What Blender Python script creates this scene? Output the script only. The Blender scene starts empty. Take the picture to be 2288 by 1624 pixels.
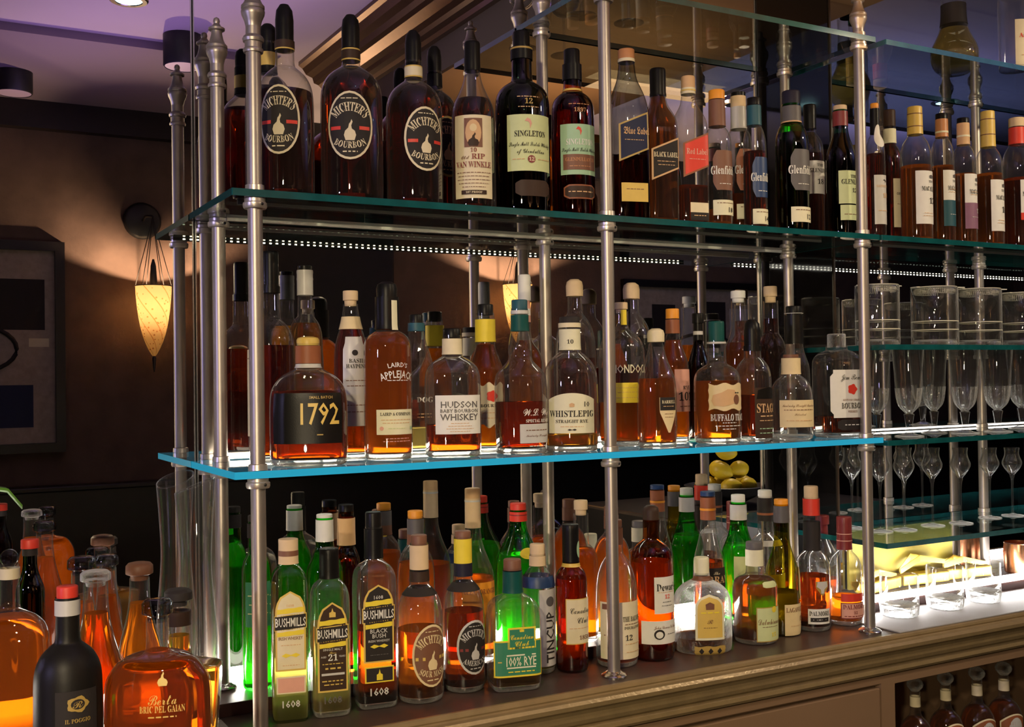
import bpy, bmesh, math, random
from math import sin, cos, pi, sqrt, atan2, radians
from mathutils import Vector, Matrix
random.seed(7)
SC = bpy.context.scene
COL = SC.collection

# ------------------------------------------------------------------ camera
CAM = Vector((-0.5285, -2.156, 1.5549)); YAW, PITCH, ROLL, FPX = 0.5067, 0.0149, -0.0145, 2443.87
_cy, _sy, _cp, _sp = cos(YAW), sin(YAW), cos(PITCH), sin(PITCH)
FWD = Vector((_sy*_cp, _cy*_cp, _sp)); _r0 = Vector((_cy, -_sy, 0)); _u0 = _r0.cross(FWD)
RGT = cos(ROLL)*_r0 + sin(ROLL)*_u0; UPV = -sin(ROLL)*_r0 + cos(ROLL)*_u0
cd = bpy.data.cameras.new('camera'); cam = bpy.data.objects.new('camera', cd); COL.objects.link(cam)
cd.sensor_fit = 'HORIZONTAL'; cd.sensor_width = 36; cd.lens = FPX/2288*36; cd.clip_start = .02
cam.matrix_world = Matrix(((RGT.x, UPV.x, -FWD.x, CAM.x), (RGT.y, UPV.y, -FWD.y, CAM.y), (RGT.z, UPV.z, -FWD.z, CAM.z), (0, 0, 0, 1)))
SC.camera = cam
def ray(x, y): return FWD + RGT*((x-1144)/FPX) + UPV*((812-y)/FPX)
def atY(x, y, Y): d = ray(x, y); return CAM + d*((Y-CAM.y)/d.y)
def atZ(x, y, Z): d = ray(x, y); return CAM + d*((Z-CAM.z)/d.z)
def ppm(p): return FPX/((Vector(p)-CAM).dot(FWD))      # photo pixels per metre at p

# ------------------------------------------------------------------ render settings, world
SC.view_settings.view_transform = 'Standard'; SC.view_settings.look = 'None'
SC.view_settings.gamma = 1; SC.view_settings.use_curve_mapping = False; SC.view_settings.exposure = 0.22
cy = SC.cycles
cy.max_bounces = 14; cy.diffuse_bounces = 2; cy.glossy_bounces = 5; cy.transmission_bounces = 10; cy.transparent_max_bounces = 40
cy.caustics_reflective = False; cy.caustics_refractive = False; cy.sample_clamp_indirect = 3
cy.use_adaptive_sampling = True; cy.adaptive_threshold = .03
W = bpy.data.worlds.new('world'); SC.world = W; W.use_nodes = True
W.node_tree.nodes['Background'].inputs[0].default_value = (.55, .38, .75, 1); W.node_tree.nodes['Background'].inputs[1].default_value = .008

# ------------------------------------------------------------------ lamps of the room and added fill lights
def spot(name, loc, to, power, col, ang=70, blend=.6, rad=.05):
    l = bpy.data.lights.new(name, 'SPOT'); l.energy = power; l.color = col; l.spot_size = radians(ang); l.spot_blend = blend; l.shadow_soft_size = rad
    o = bpy.data.objects.new(name, l); COL.objects.link(o); o.location = loc
    o.rotation_euler = (Vector(to)-Vector(loc)).to_track_quat('-Z', 'Y').to_euler(); return o
def area(name, loc, to, sx, sy, power, col, spread=180):
    l = bpy.data.lights.new(name, 'AREA'); l.shape = 'RECTANGLE'; l.size = sx; l.size_y = sy; l.energy = power; l.color = col; l.spread = radians(spread)
    o = bpy.data.objects.new(name, l); COL.objects.link(o); o.location = loc
    o.rotation_euler = (Vector(to)-Vector(loc)).to_track_quat('-Z', 'Y').to_euler(); return o
WARM = (1, .81, .52); COOL = (.75, .85, 1)
spot('front_fill_warm', (-1.25, -2.6, 2.25), (.7, -.1, 1.35), 112, WARM, 75, rad=.06)  # warm fill added out of view to light the label fronts
spot('left_fill_cool', (-3.2, -1.5, 1.9), (.6, -.3, 1.6), 75, (.56, .50, 1), 60, rad=.12)  # cool fill added out of view, tints posts and glass from the left
spot('spot_bar_mid', (.92, -1.75, 2.5), (.8, -.2, 1.3), 20, WARM, 80, rad=.03)
spot('spot_bar_right', (2.55, -1.5, 2.74), (1.75, -.2, 1.35), 55, WARM, 75, rad=.03)
spot('low_front_fill', (-.95, -2.3, 1.25), (1.0, -.3, .92), 46, (1, .80, .50), 62, rad=.04)  # added low fill that brightens the counter front and lowest labels
area('uplight_purple', (.2, -1.6, 2.35), (.1, -1.55, 2.9), 1.6, .5, 3.4, (.50, .27, .95))
area('uplight_purple_side', (3.4, -1.4, 2.35), (3.4, -1.4, 2.9), 1.8, .8, 6.0, (.36, .40, 1))
area('beam_fill', (1.42, -.8, 2.30), (1.42, -.8, 2.9), .5, .9, 2.6, (1, .62, .30))  # added floating lamp, brightens the underside of the beam

# ------------------------------------------------------------------ materials
MATS = {}
def nmat(name):
    m = bpy.data.materials.new(name); m.use_nodes = True; nt = m.node_tree; nt.nodes.clear()
    out = nt.nodes.new('ShaderNodeOutputMaterial'); return m, nt, out
def P(name, col, rough=.5, metal=0, var=.0, vs=40, bump=0, bs=300, spec=.5, coat=0):
    """opaque principled surface with procedural colour variation and bump"""
    if name in MATS: return MATS[name]
    m, nt, out = nmat(name); b = nt.nodes.new('ShaderNodeBsdfPrincipled'); nt.links.new(b.outputs[0], out.inputs[0])
    b.inputs['Roughness'].default_value = rough; b.inputs['Metallic'].default_value = metal
    b.inputs['Specular IOR Level'].default_value = spec; b.inputs['Coat Weight'].default_value = coat
    tc = nt.nodes.new('ShaderNodeTexCoord')
    n = nt.nodes.new('ShaderNodeTexNoise'); n.inputs['Scale'].default_value = vs; n.inputs['Detail'].default_value = 3
    nt.links.new(tc.outputs['Object'], n.inputs['Vector'])
    r = nt.nodes.new('ShaderNodeMix'); r.data_type = 'RGBA'
    lo = tuple(c*(1-var) for c in col); hi = tuple(min(1, c*(1+var)) for c in col)
    r.inputs[6].default_value = (*lo, 1); r.inputs[7].default_value = (*hi, 1)
    nt.links.new(n.outputs['Fac'], r.inputs[0]); nt.links.new(r.outputs[2], b.inputs['Base Color'])
    if bump:
        n2 = nt.nodes.new('ShaderNodeTexNoise'); n2.inputs['Scale'].default_value = bs; nt.links.new(tc.outputs['Object'], n2.inputs['Vector'])
        bp = nt.nodes.new('ShaderNodeBump'); bp.inputs['Strength'].default_value = bump; bp.inputs['Distance'].default_value = .002
        nt.links.new(n2.outputs['Fac'], bp.inputs['Height']); nt.links.new(bp.outputs[0], b.inputs['Normal'])
    MATS[name] = m; return m
def EM(name, col, s):
    if name in MATS: return MATS[name]
    m, nt, out = nmat(name); e = nt.nodes.new('ShaderNodeEmission'); e.inputs[0].default_value = (*col, 1); e.inputs[1].default_value = s
    nt.links.new(e.outputs[0], out.inputs[0]); MATS[name] = m; return m
def GL(name, face, edge, refl=.9, rough=.02, base=.035, power=3.2, bump=0, bs=60, edge_white=0, mpow=2):
    """thin-walled glass: clear face on, tinted and reflective towards its edges"""
    if name in MATS: return MATS[name]
    m, nt, out = nmat(name); N = nt.nodes.new; L = nt.links.new
    lw = N('ShaderNodeLayerWeight'); lw.inputs['Blend'].default_value = .5
    pw = N('ShaderNodeMath'); pw.operation = 'POWER'; pw.inputs[1].default_value = power; L(lw.outputs['Facing'], pw.inputs[0])
    ml = N('ShaderNodeMath'); ml.operation = 'MULTIPLY_ADD'; ml.inputs[1].default_value = refl-base; ml.inputs[2].default_value = base; L(pw.outputs[0], ml.inputs[0])
    mc = N('ShaderNodeMix'); mc.data_type = 'RGBA'; mc.inputs[6].default_value = (*face, 1); mc.inputs[7].default_value = (*edge, 1)
    p2 = N('ShaderNodeMath'); p2.operation = 'POWER'; p2.inputs[1].default_value = 2.0; L(lw.outputs['Facing'], p2.inputs[0]); L(p2.outputs[0], mc.inputs[0])
    t = N('ShaderNodeBsdfTransparent'); L(mc.outputs[2], t.inputs[0])
    g = N('ShaderNodeBsdfGlossy'); g.inputs['Roughness'].default_value = rough; g.inputs[0].default_value = (1, 1, 1, 1)
    if bump:
        tc = N('ShaderNodeTexCoord'); n2 = N('ShaderNodeTexNoise'); n2.inputs['Scale'].default_value = bs; L(tc.outputs['Object'], n2.inputs['Vector'])
        bp = N('ShaderNodeBump'); bp.inputs['Strength'].default_value = bump; bp.inputs['Distance'].default_value = .004; L(n2.outputs['Fac'], bp.inputs['Height'])
        L(bp.outputs[0], g.inputs['Normal']); L(bp.outputs[0], lw.inputs['Normal'])
    mx = N('ShaderNodeMixShader'); L(ml.outputs[0], mx.inputs[0]); L(t.outputs[0], mx.inputs[1]); L(g.outputs[0], mx.inputs[2]); last = mx
    if edge_white:  # white edge scatter stands in for light refracted at bright rims
        tl = N('ShaderNodeBsdfTranslucent'); dd = N('ShaderNodeBsdfDiffuse'); ad = N('ShaderNodeMixShader'); L(tl.outputs[0], ad.inputs[1]); L(dd.outputs[0], ad.inputs[2])
        tl.inputs[0].default_value = dd.inputs[0].default_value = (.95, .95, .95, 1)
        mm = N('ShaderNodeMath'); mm.operation = 'MULTIPLY_ADD'; mm.inputs[1].default_value = edge_white; mm.inputs[2].default_value = min(.012, edge_white*.12); mm.use_clamp = True
        p4 = N('ShaderNodeMath'); p4.operation = 'POWER'; p4.inputs[1].default_value = mpow; L(lw.outputs['Facing'], p4.inputs[0]); L(p4.outputs[0], mm.inputs[0])
        m3 = N('ShaderNodeMixShader'); L(mm.outputs[0], m3.inputs[0]); L(mx.outputs[0], m3.inputs[1]); L(ad.outputs[0], m3.inputs[2]); last = m3
    L(last.outputs[0], out.inputs[0]); MATS[name] = m; return m
def LQ(name, col, ior=1.34, haze=.12, rough=0.0):
    """spirit: a refracting tinted body with a little scatter"""
    if name in MATS: return MATS[name]
    m, nt, out = nmat(name); N = nt.nodes.new; L = nt.links.new
    b = N('ShaderNodeBsdfRefraction'); b.inputs['IOR'].default_value = ior; b.inputs[0].default_value = (*col, 1); b.inputs['Roughness'].default_value = rough
    d = N('ShaderNodeBsdfTranslucent'); d.inputs[0].default_value = (*col, 1)
    mx = N('ShaderNodeMixShader'); mx.inputs[0].default_value = haze; L(b.outputs[0], mx.inputs[1]); L(d.outputs[0], mx.inputs[2]); L(mx.outputs[0], out.inputs[0])
    MATS[name] = m; return m

GLASS = {
 'clear': GL('clear_glass', (.97, .97, .96), (.50, .50, .49), base=.05, edge_white=.10),
 'crystal': GL('crystal_glass', (.96, .96, .95), (.60, .60, .58), base=.06, power=3.0, edge_white=1.0, mpow=7),
 'cut': GL('cut_glass', (.93, .94, .94), (.45, .47, .48), refl=.95, base=.10, power=1.8, bump=.5, bs=90, edge_white=.9, mpow=1.2),
 'aqua': GL('pale_green_glass', (.86, .95, .84), (.34, .56, .38)),
 'green': GL('green_glass', (.10, .80, .10), (.01, .25, .02), base=.05),
 'dgreen': GL('dark_green_glass', (.10, .28, .14), (.01, .06, .03), base=.05),
 'black': GL('blackish_green_glass', (.10, .16, .13), (.01, .02, .02), base=.05),
 'brown': GL('brown_glass', (.66, .30, .08), (.12, .04, .01), base=.05),
 'matt': P('matt_black_glass', (.010, .0085, .008), .45, var=.1, bump=.05, spec=.25),
 'olive': GL('olive_glass', (.80, .72, .12), (.30, .24, .03), base=.05),
 'smoke': GL('smoky_glass', (.62, .66, .70), (.16, .18, .22)),
}
LIQ = {'amber': LQ('amber_spirit', (1, .48, .08), haze=.32), 'dark': LQ('dark_spirit', (.82, .27, .045), haze=.14), 'red': LQ('reddish_spirit', (.92, .31, .06), haze=.22),
       'gold': LQ('golden_spirit', (1, .66, .18), haze=.32), 'orange': LQ('orange_spirit', (1, .42, .05), haze=.45), 'deep': LQ('deep_brown_spirit', (.74, .20, .035), haze=.10),
       'pale': LQ('pale_spirit', (1, .86, .44), haze=.5), 'water': LQ('water', (.95, .97, 1), haze=.02)}
CC = {  # paper, capsule and ink colours
 'black': ((.007, .0065, .007), .35), 'ink': ((.03, .025, .025), .6), 'white': ((.80, .78, .74), .55), 'cream': ((.78, .68, .47), .6), 'pale': ((.80, .76, .55), .6),
 'yellow': ((.85, .66, .05), .55), 'gold': ((.72, .50, .12), .4), 'red': ((.72, .05, .03), .45), 'orange': ((.85, .33, .03), .45), 'navy': ((.02, .025, .07), .5),
 'teal': ((.008, .075, .068), .45), 'green': ((.04, .22, .12), .5), 'mint': ((.38, .58, .38), .55), 'lime': ((.62, .68, .36), .55), 'brown': ((.20, .085, .05), .5),
 'maroon': ((.22, .03, .03), .4), 'tan': ((.68, .42, .22), .6), 'copper': ((.55, .24, .10), .4), 'grey': ((.11, .10, .105), .5), 'silver': ((.6, .58, .57), .35),
 'blue': ((.02, .05, .15), .4), 'dkbrown': ((.05, .028, .02), .5), 'purple': ((.26, .12, .20), .5), 'dteal': ((.015, .085, .12), .5), 'pink': ((.75, .38, .30), .55),
 'cork': ((.72, .53, .33), .75), 'parch': ((.78, .62, .36), .65), 'grape': ((.02, .018, .035), .5), 'rust': ((.30, .095, .04), .5), 'dgold': ((.45, .30, .08), .4)}
def C(k): c, r = CC[k]; return P(k+'_paper', c, r, var=.08, vs=60, bump=.06, bs=500, spec=.18 if max(c) < .09 else .4)
STEEL = P('brushed_metal', (.43, .38, .345), .40, .8, var=.10, vs=30, bump=.05, bs=120)
CHROME = P('polished_metal', (.80, .78, .74), .16, 1, var=.05)
BRASS = P('brass', (.80, .56, .20), .3, 1, var=.08)
COPPER = P('copper', (.85, .42, .24), .25, 1, var=.1)
BLACKP = P('black_enamel', (.012, .011, .011), .45)

# ------------------------------------------------------------------ mesh helpers
def link(name, me, mats, parent=None, loc=None):
    o = bpy.data.objects.new(name, me); COL.objects.link(o)
    for m in (mats if isinstance(mats, (list, tuple)) else [mats]): me.materials.append(m)
    if parent: o.parent = parent
    if loc is not None: o.location = loc
    return o
def mesh(name, v, f, mats, parent=None, smooth=False, mi=None, loc=None, sharp=None):
    me = bpy.data.meshes.new(name); me.from_pydata([tuple(p) for p in v], [], f); me.update()
    if smooth:
        me.polygons.foreach_set('use_smooth', [True]*len(me.polygons))
        if sharp: me.set_sharp_from_angle(angle=radians(sharp))
    if mi: me.polygons.foreach_set('material_index', mi)
    return link(name, me, mats, parent, loc)
def tag(o, label=None, cat=None, group=None, kind=None):
    for k, v in (('label', label), ('category', cat), ('group', group), ('kind', kind)):
        if v: o[k] = v
    return o
def empty(name, loc, rz=0, label=None, cat=None, group=None):
    o = bpy.data.objects.new(name, None); COL.objects.link(o); o.location = loc; o.rotation_euler = (0, 0, rz); o.empty_display_size = .02
    return tag(o, label, cat, group)
def boxvf(x0, x1, y0, y1, z0, z1, b=0):
    bm = bmesh.new(); bmesh.ops.create_cube(bm, size=1)
    for v in bm.verts: v.co = Vector((x0+(v.co.x+.5)*(x1-x0), y0+(v.co.y+.5)*(y1-y0), z0+(v.co.z+.5)*(z1-z0)))
    if b: bmesh.ops.bevel(bm, geom=bm.edges[:], offset=b, segments=2, profile=.5, affect='EDGES')
    bm.verts.index_update(); v = [p.co.copy() for p in bm.verts]; f = [[q.index for q in p.verts] for p in bm.faces]; bm.free(); return v, f
def box(name, x0, x1, y0, y1, z0, z1, m, parent=None, b=0): v, f = boxvf(x0, x1, y0, y1, z0, z1, b); return mesh(name, v, f, m, parent)
def chaikin(p, n=2):
    for _ in range(n):
        q = [p[0]]
        for a, b in zip(p, p[1:]): q += [(a[0]*.75+b[0]*.25, a[1]*.75+b[1]*.25), (a[0]*.25+b[0]*.75, a[1]*.25+b[1]*.75)]
        q.append(p[-1]); p = q
    return p
def lathevf(prof, n=32, flute=0, fl=0.0):
    """prof: list of (z, r); closed on the axis where r == 0"""
    v, f, rows = [], [], []
    for z, r in prof:
        if r < 1e-6: rows.append([len(v)]); v.append((0, 0, z))
        else:
            rows.append(list(range(len(v), len(v)+n)))
            for i in range(n):
                a = 2*pi*i/n; rr = r*(1+(fl*cos(flute*a) if flute else 0)); v.append((rr*cos(a), rr*sin(a), z))
    for A, B in zip(rows, rows[1:]):
        for i in range(n):
            j = (i+1) % n
            if len(A) == 1 and len(B) == 1: continue
            if len(A) == 1: f.append([A[0], B[j], B[i]])
            elif len(B) == 1: f.append([A[i], A[j], B[0]])
            else: f.append([A[i], A[j], B[j], B[i]])
    return v, f
def lathe(name, prof, m, parent=None, n=32, loc=None, sharp=40, flute=0, fl=0): v, f = lathevf(prof, n, flute, fl); return mesh(name, v, f, m, parent, True, loc=loc, sharp=sharp)
def tubevf(pts, r, n=8, closed=False):
    pts = [Vector(p) for p in pts]; v, f = [], []; up = Vector((0, 0, 1)); N = len(pts)
    for i, p in enumerate(pts):
        if closed: d = pts[(i+1) % N]-pts[i-1]
        else: d = pts[min(i+1, N-1)]-pts[max(i-1, 0)]
        d.normalize(); a = d.cross(up if abs(d.z) < .95 else Vector((1, 0, 0))).normalized(); b = d.cross(a)
        rr = r[i] if isinstance(r, (list, tuple)) else r
        v += [p+(a*cos(2*pi*k/n)+b*sin(2*pi*k/n))*rr for k in range(n)]
    for i in range(N if closed else N-1):
        for k in range(n):
            j = (i+1) % N; f.append([i*n+k, i*n+(k+1) % n, j*n+(k+1) % n, j*n+k])
    if not closed: f.append(list(range(n))[::-1]); f.append([(N-1)*n+k for k in range(n)])
    return v, f
def tube(name, pts, r, m, parent=None, n=8, closed=False): v, f = tubevf(pts, r, n, closed); return mesh(name, v, f, m, parent, True)
def join(*vfs):
    V, F = [], []
    for v, f in vfs: k = len(V); V += list(v); F += [[i+k for i in q] for q in f]
    return V, F

# ------------------------------------------------------------------ lettering
_TX = {}
SER = {}
for i in range(26): SER[chr(65+i)] = chr(0x1D400+i); SER[chr(97+i)] = chr(0x1D41A+i)
for i in range(10): SER[str(i)] = chr(0x1D7CE+i)
SCR = {}; FRK = {}
for i in range(26):
    SCR[chr(65+i)] = chr(0x1D4D0+i); SCR[chr(97+i)] = chr(0x1D4EA+i); FRK[chr(65+i)] = chr(0x1D56C+i); FRK[chr(97+i)] = chr(0x1D586+i)
def text_vf(s, style):
    key = (s, style)
    if key not in _TX:
        t = ''.join({'s': SER, 'i': SCR, 'b': FRK}.get(style, {}).get(c, c) for c in s)
        c = bpy.data.curves.new('t', 'FONT'); c.body = t; c.size = 1; c.align_x = 'CENTER'; c.resolution_u = 1
        if style == 'p': c.offset = .012
        o = bpy.data.objects.new('t', c); m = bpy.data.meshes.new_from_object(o)
        _TX[key] = ([(p.co.x, p.co.y) for p in m.vertices], [list(p.vertices) for p in m.polygons])
        bpy.data.objects.remove(o); bpy.data.meshes.remove(m); bpy.data.curves.remove(c)
    return _TX[key]
POLY = {  # small emblems, unit height, centred
 'still': [(-.33, -.5), (.33, -.5), (.45, -.25), (.36, -.05), (.14, .05), (.10, .2), (.20, .38), (.12, .5), (.04, .36), (-.06, .28), (-.12, .1), (-.36, -.05), (-.45, -.25)],
 'crown': [(-.5, -.4), (.5, -.4), (.55, .25), (.25, 0), (0, .5), (-.25, 0), (-.55, .25)],
 'stag': [(-.12, -.5), (.12, -.5), (.16, -.15), (.5, .1), (.42, .5), (.3, .2), (.1, .05), (-.1, .05), (-.3, .2), (-.42, .5), (-.5, .1), (-.16, -.15)],
 'flames': [(-.8, -.5), (.8, -.5), (.75, .1), (.6, -.2), (.45, .35), (.25, -.1), (.1, .5), (-.1, -.1), (-.3, .4), (-.45, -.15), (-.7, .25)],
 'bison': [(-.8, -.5), (-.2, -.55), (.3, -.45), (.75, -.3), (.8, .1), (.6, .45), (.1, .5), (-.3, .3), (-.85, .15), (-.95, -.2)],
 'barley': [(-.9, 0), (-.5, .3), (0, .05), (.5, .3), (.9, 0), (.5, -.3), (0, -.05), (-.5, -.3)],
 'bird': [(-.4, .2), (-.1, .5), (.25, .35), (.4, 0), (.2, -.5), (.15, 0), (-.05, .15)],
 'tower': [(-.35, -.5), (.35, -.5), (.35, 0), (.12, .1), (0, .5), (-.12, .1), (-.35, 0)],
 'diamond': [(0, -.5), (.4, 0), (0, .5), (-.4, 0)], 'disc': [(.5*cos(k*pi/8), .5*sin(k*pi/8)) for k in range(16)],
 'rose': [(.5*(1+.12*cos(5*k*pi/10))*cos(k*pi/10), .5*(1+.12*cos(5*k*pi/10))*sin(k*pi/10)) for k in range(20)],
 'box': [(-.5, -.5), (.5, -.5), (.5, .5), (-.5, .5)]}
def text_item(it, px2m):
    """-> (uv points, faces, colour) for one line of print; it = (text, u, v, height, colour, style, maxwidth, arc)"""
    s, u, v, h, col, style, mw, arc = it
    if style.startswith('*'):
        asp = float(style[1:] or 1); return [(u+x*h*asp, v+y*h) for x, y in POLY[s]], [list(range(len(POLY[s])))], col
    if style == '-':      # a line of print too fine to read
        pts, fs, x = [], [], -mw/2; rnd = random.Random(int(abs(v)*1e5))
        while x < mw/2:
            w = min(h*rnd.uniform(1, 3.5), mw/2-x)
            k = len(pts); pts += [(u+x, v-h*.3), (u+x+w, v-h*.3), (u+x+w, v+h*.3), (u+x, v+h*.3)]; fs.append([k, k+1, k+2, k+3]); x += w+h*.7
        return pts, fs, col
    pts, fs = text_vf(s, style[0]); xs = [p[0] for p in pts]; 
    if not pts: return [], [], col
    k = h/.70; x0, x1 = min(xs), max(xs); kx = k
    if mw and (x1-x0)*k > mw: kx = mw/(x1-x0)
    cx = (x0+x1)/2; q = [((x-cx)*kx, (y-.34)*k) for x, y in pts]
    if arc: q = [((arc+y)*sin(x/arc), (arc+y)*cos(x/arc)-arc) for x, y in q]
    if style.endswith('^'): q = [(-y, x) for x, y in q]
    return [(u+x, v+y) for x, y in q], fs, col

# ------------------------------------------------------------------ bottles
SH = {  # outline: (height, half width) as shares of the glass height and of half the body width
 'std':    [(0, .9), (.012, 1), (.30, 1), (.60, 1), (.66, .95), (.71, .74), (.75, .46), (.80, .36), (.90, .34), (1, .33)],
 'tallneck': [(0, .9), (.012, 1), (.30, 1), (.55, 1), (.61, .96), (.66, .78), (.70, .48), (.75, .34), (.88, .30), (1, .29)],
 'mich':   [(0, .82), (.012, .92), (.12, .95), (.45, 1), (.58, 1), (.66, .94), (.72, .76), (.76, .48), (.79, .36), (.88, .33), (1, .32)],
 'slope':  [(0, .92), (.012, 1), (.30, 1), (.55, 1), (.62, .94), (.70, .70), (.78, .46), (.84, .36), (.92, .33), (1, .32)],
 'dome':   [(0, .9), (.015, 1), (.30, 1), (.55, 1), (.66, .96), (.74, .80), (.79, .58), (.82, .38), (.90, .36), (1, .36)],
 'square': [(0, .9), (.012, .99), (.30, 1), (.62, 1), (.68, .97), (.73, .80), (.77, .52), (.80, .40), (.90, .37), (1, .36)],
 'pot':    [(0, .78), (.02, .90), (.15, .97), (.34, 1), (.50, .94), (.60, .74), (.66, .46), (.70, .34), (.80, .30), (1, .30)],
 'laird':  [(0, .9), (.012, 1), (.30, 1), (.66, 1), (.71, .92), (.745, .66), (.76, .42), (.80, .38), (.9, .36), (1, .32)],
 'squat':  [(0, .84), (.02, .93), (.10, .95), (.30, 1), (.48, .97), (.56, .82), (.62, .52), (.66, .34), (.78, .30), (1, .32)],
 'tulip':  [(0, 1), (.015, 1.02), (.06, .90), (.2, .86), (.45, .84), (.58, .74), (.68, .52), (.75, .30), (.82, .24), (1, .26)],
 'bulb':   [(0, .9), (.012, 1), (.30, 1), (.50, 1), (.56, .92), (.60, .74), (.64, .62), (.70, .70), (.76, .58), (.82, .36), (.9, .33), (1, .33)],
 'wel':    [(0, .9), (.012, .98), (.30, 1), (.50, 1), (.56, .9), (.61, .6), (.65, .42), (.72, .46), (.80, .40), (.86, .32), (1, .32)],
 'blk':    [(0, .95), (.012, 1), (.25, 1), (.46, 1), (.53, .94), (.59, .72), (.65, .52), (.75, .44), (.88, .38), (1, .32)],
 'conic':  [(0, .9), (.012, 1), (.22, 1), (.32, .96), (.50, .74), (.62, .52), (.70, .38), (.80, .36), (1, .38)],
 'disc':   [(0, .40), (.02, .50), (.10, .74), (.25, .94), (.42, 1), (.60, 1), (.72, .985), (.78, .85), (.823, .69), (.845, .45), (.855, .24), (.87, .21), (1, .21)],
 'flare':  [(0, .74), (.012, .80), (.30, .92), (.60, 1), (.62, .97), (.635, .6), (.65, .30), (.8, .28), (1, .28)],
 'flask':  [(0, .55), (.01, .62), (.06, .86), (.16, 1), (.26, .96), (.36, .74), (.46, .56), (.6, .50), (.8, .50), (1, .52)],
 'cabin':  [(0, .9), (.012, .97), (.30, 1), (.52, 1), (.60, .93), (.67, .72), (.72, .42), (.76, .30), (.9, .28), (1, .30)],
}
def interp(prof, z):
    if z <= prof[0][0]: return prof[0][1]
    for a, b in zip(prof, prof[1:]):
        if z <= b[0]: return a[1]+(b[1]-a[1])*((z-a[0])/max(1e-9, b[0]-a[0]))
    return prof[-1][1]
# shoulder and neck of single bottles: (shelf, column) -> (row where the body ends, row where the neck starts, neck width, d: domed / s: sloping)
PR = {}
for k in '''T637 235 150 42 d;T600 240 168 38 d;T785 228 150 40 d;T925 258 182 38 d;T972 268 205 34 d;T1057 264 165 34 s;T1167 240 184 46 d;T1280 254 207 40 d;T1402 266 152 37 s;T1472 290 222 36 s;T1540 296 216 31 s
T1604 330 286 36 d;T1652 332 288 33 d;T1687 345 284 31 d;T1770 335 277 42 d;T1812 350 300 26 d;T1880 362 288 32 s;T1957 352 302 19 d;T1990 375 325 27 d;T2047 366 305 32 d;T2107 362 310 26 d;T2155 376 326 26 d;T2210 388 332 30 d;T2275 388 326 34 d
M606 790 712 40 d;M683 770 705 33 d;M690 900 822 52 d;M785 800 690 34 s;M866 782 738 48 d;M932 835 745 36 s;M1012 852 795 42 d;M1086 842 768 42 s;M1275 862 786 46 d;M1286 792 700 33 d;M1413 798 700 33 d;M1390 800 735 32 d;M1468 870 768 32 s;M1505 830 745 30 s
M1603 856 812 42 d;M1652 800 730 32 s;M1683 855 800 38 d;M1724 806 745 34 d;M1776 835 768 38 s;M1770 892 838 40 d;M1872 816 782 48 d;S574 1290 1235 38 d;S727 1285 1212 38 s;S775 1290 1220 36 d;S930 1290 1216 36 d;S1058 1305 1190 34 s;S1160 1262 1172 38 s;S1300 1262 1215 34 d;S1368 1262 1190 32 d;S1584 1275 1168 33 s;S1652 1252 1168 36 s;S1712 1242 1192 34 d
C646 1318 1262 42 d;C737 1346 1292 42 d;C836 1302 1250 38 d;C938 1388 1306 42 d;C1036 1368 1296 40 d;C1147 1372 1324 42 d;C1203 1322 1266 36 d;C1277 1304 1262 36 d;C1377 1340 1235 32 d;C1457 1258 1205 38 d;C1570 1352 1292 36 d;C1688 1314 1280 38 d;C1748 1290 1200 33 s;C1815 1280 1230 36 d;C1889 1282 1230 32 d
C22 1440 1360 42 d;C68 1330 1262 30 s;C184 1500 1322 46 s;C240 1480 1310 42 s;C215 1545 1356 54 s;C152 1530 1432 52 d;C313 1480 1330 44 s'''.replace(chr(10), ';').split(';'):
    a_, b_, c_, d_, e_ = k.split(); PR[a_] = (float(b_), float(c_), float(d_), e_)
LOG = []
def refine(pts, fs, lim=.005):
    """triangulate flat print and split its long edges, so that it can follow a curved surface"""
    bm = bmesh.new(); vs = [bm.verts.new((x, y, 0)) for x, y in pts]
    for f in fs:
        try: bm.faces.new([vs[i] for i in f])
        except ValueError: pass
    bmesh.ops.triangulate(bm, faces=bm.faces[:])
    for _ in range(4):
        es = [e for e in bm.edges if e.calc_length() > lim]
        if not es: break
        bmesh.ops.subdivide_edges(bm, edges=es, cuts=1, use_grid_fill=False); bmesh.ops.triangulate(bm, faces=[f for f in bm.faces if len(f.verts) > 3])
    bm.verts.index_update(); out = [(v.co.x, v.co.y) for v in bm.verts], [[v.index for v in f.verts] for f in bm.faces]; bm.free(); return out
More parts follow.
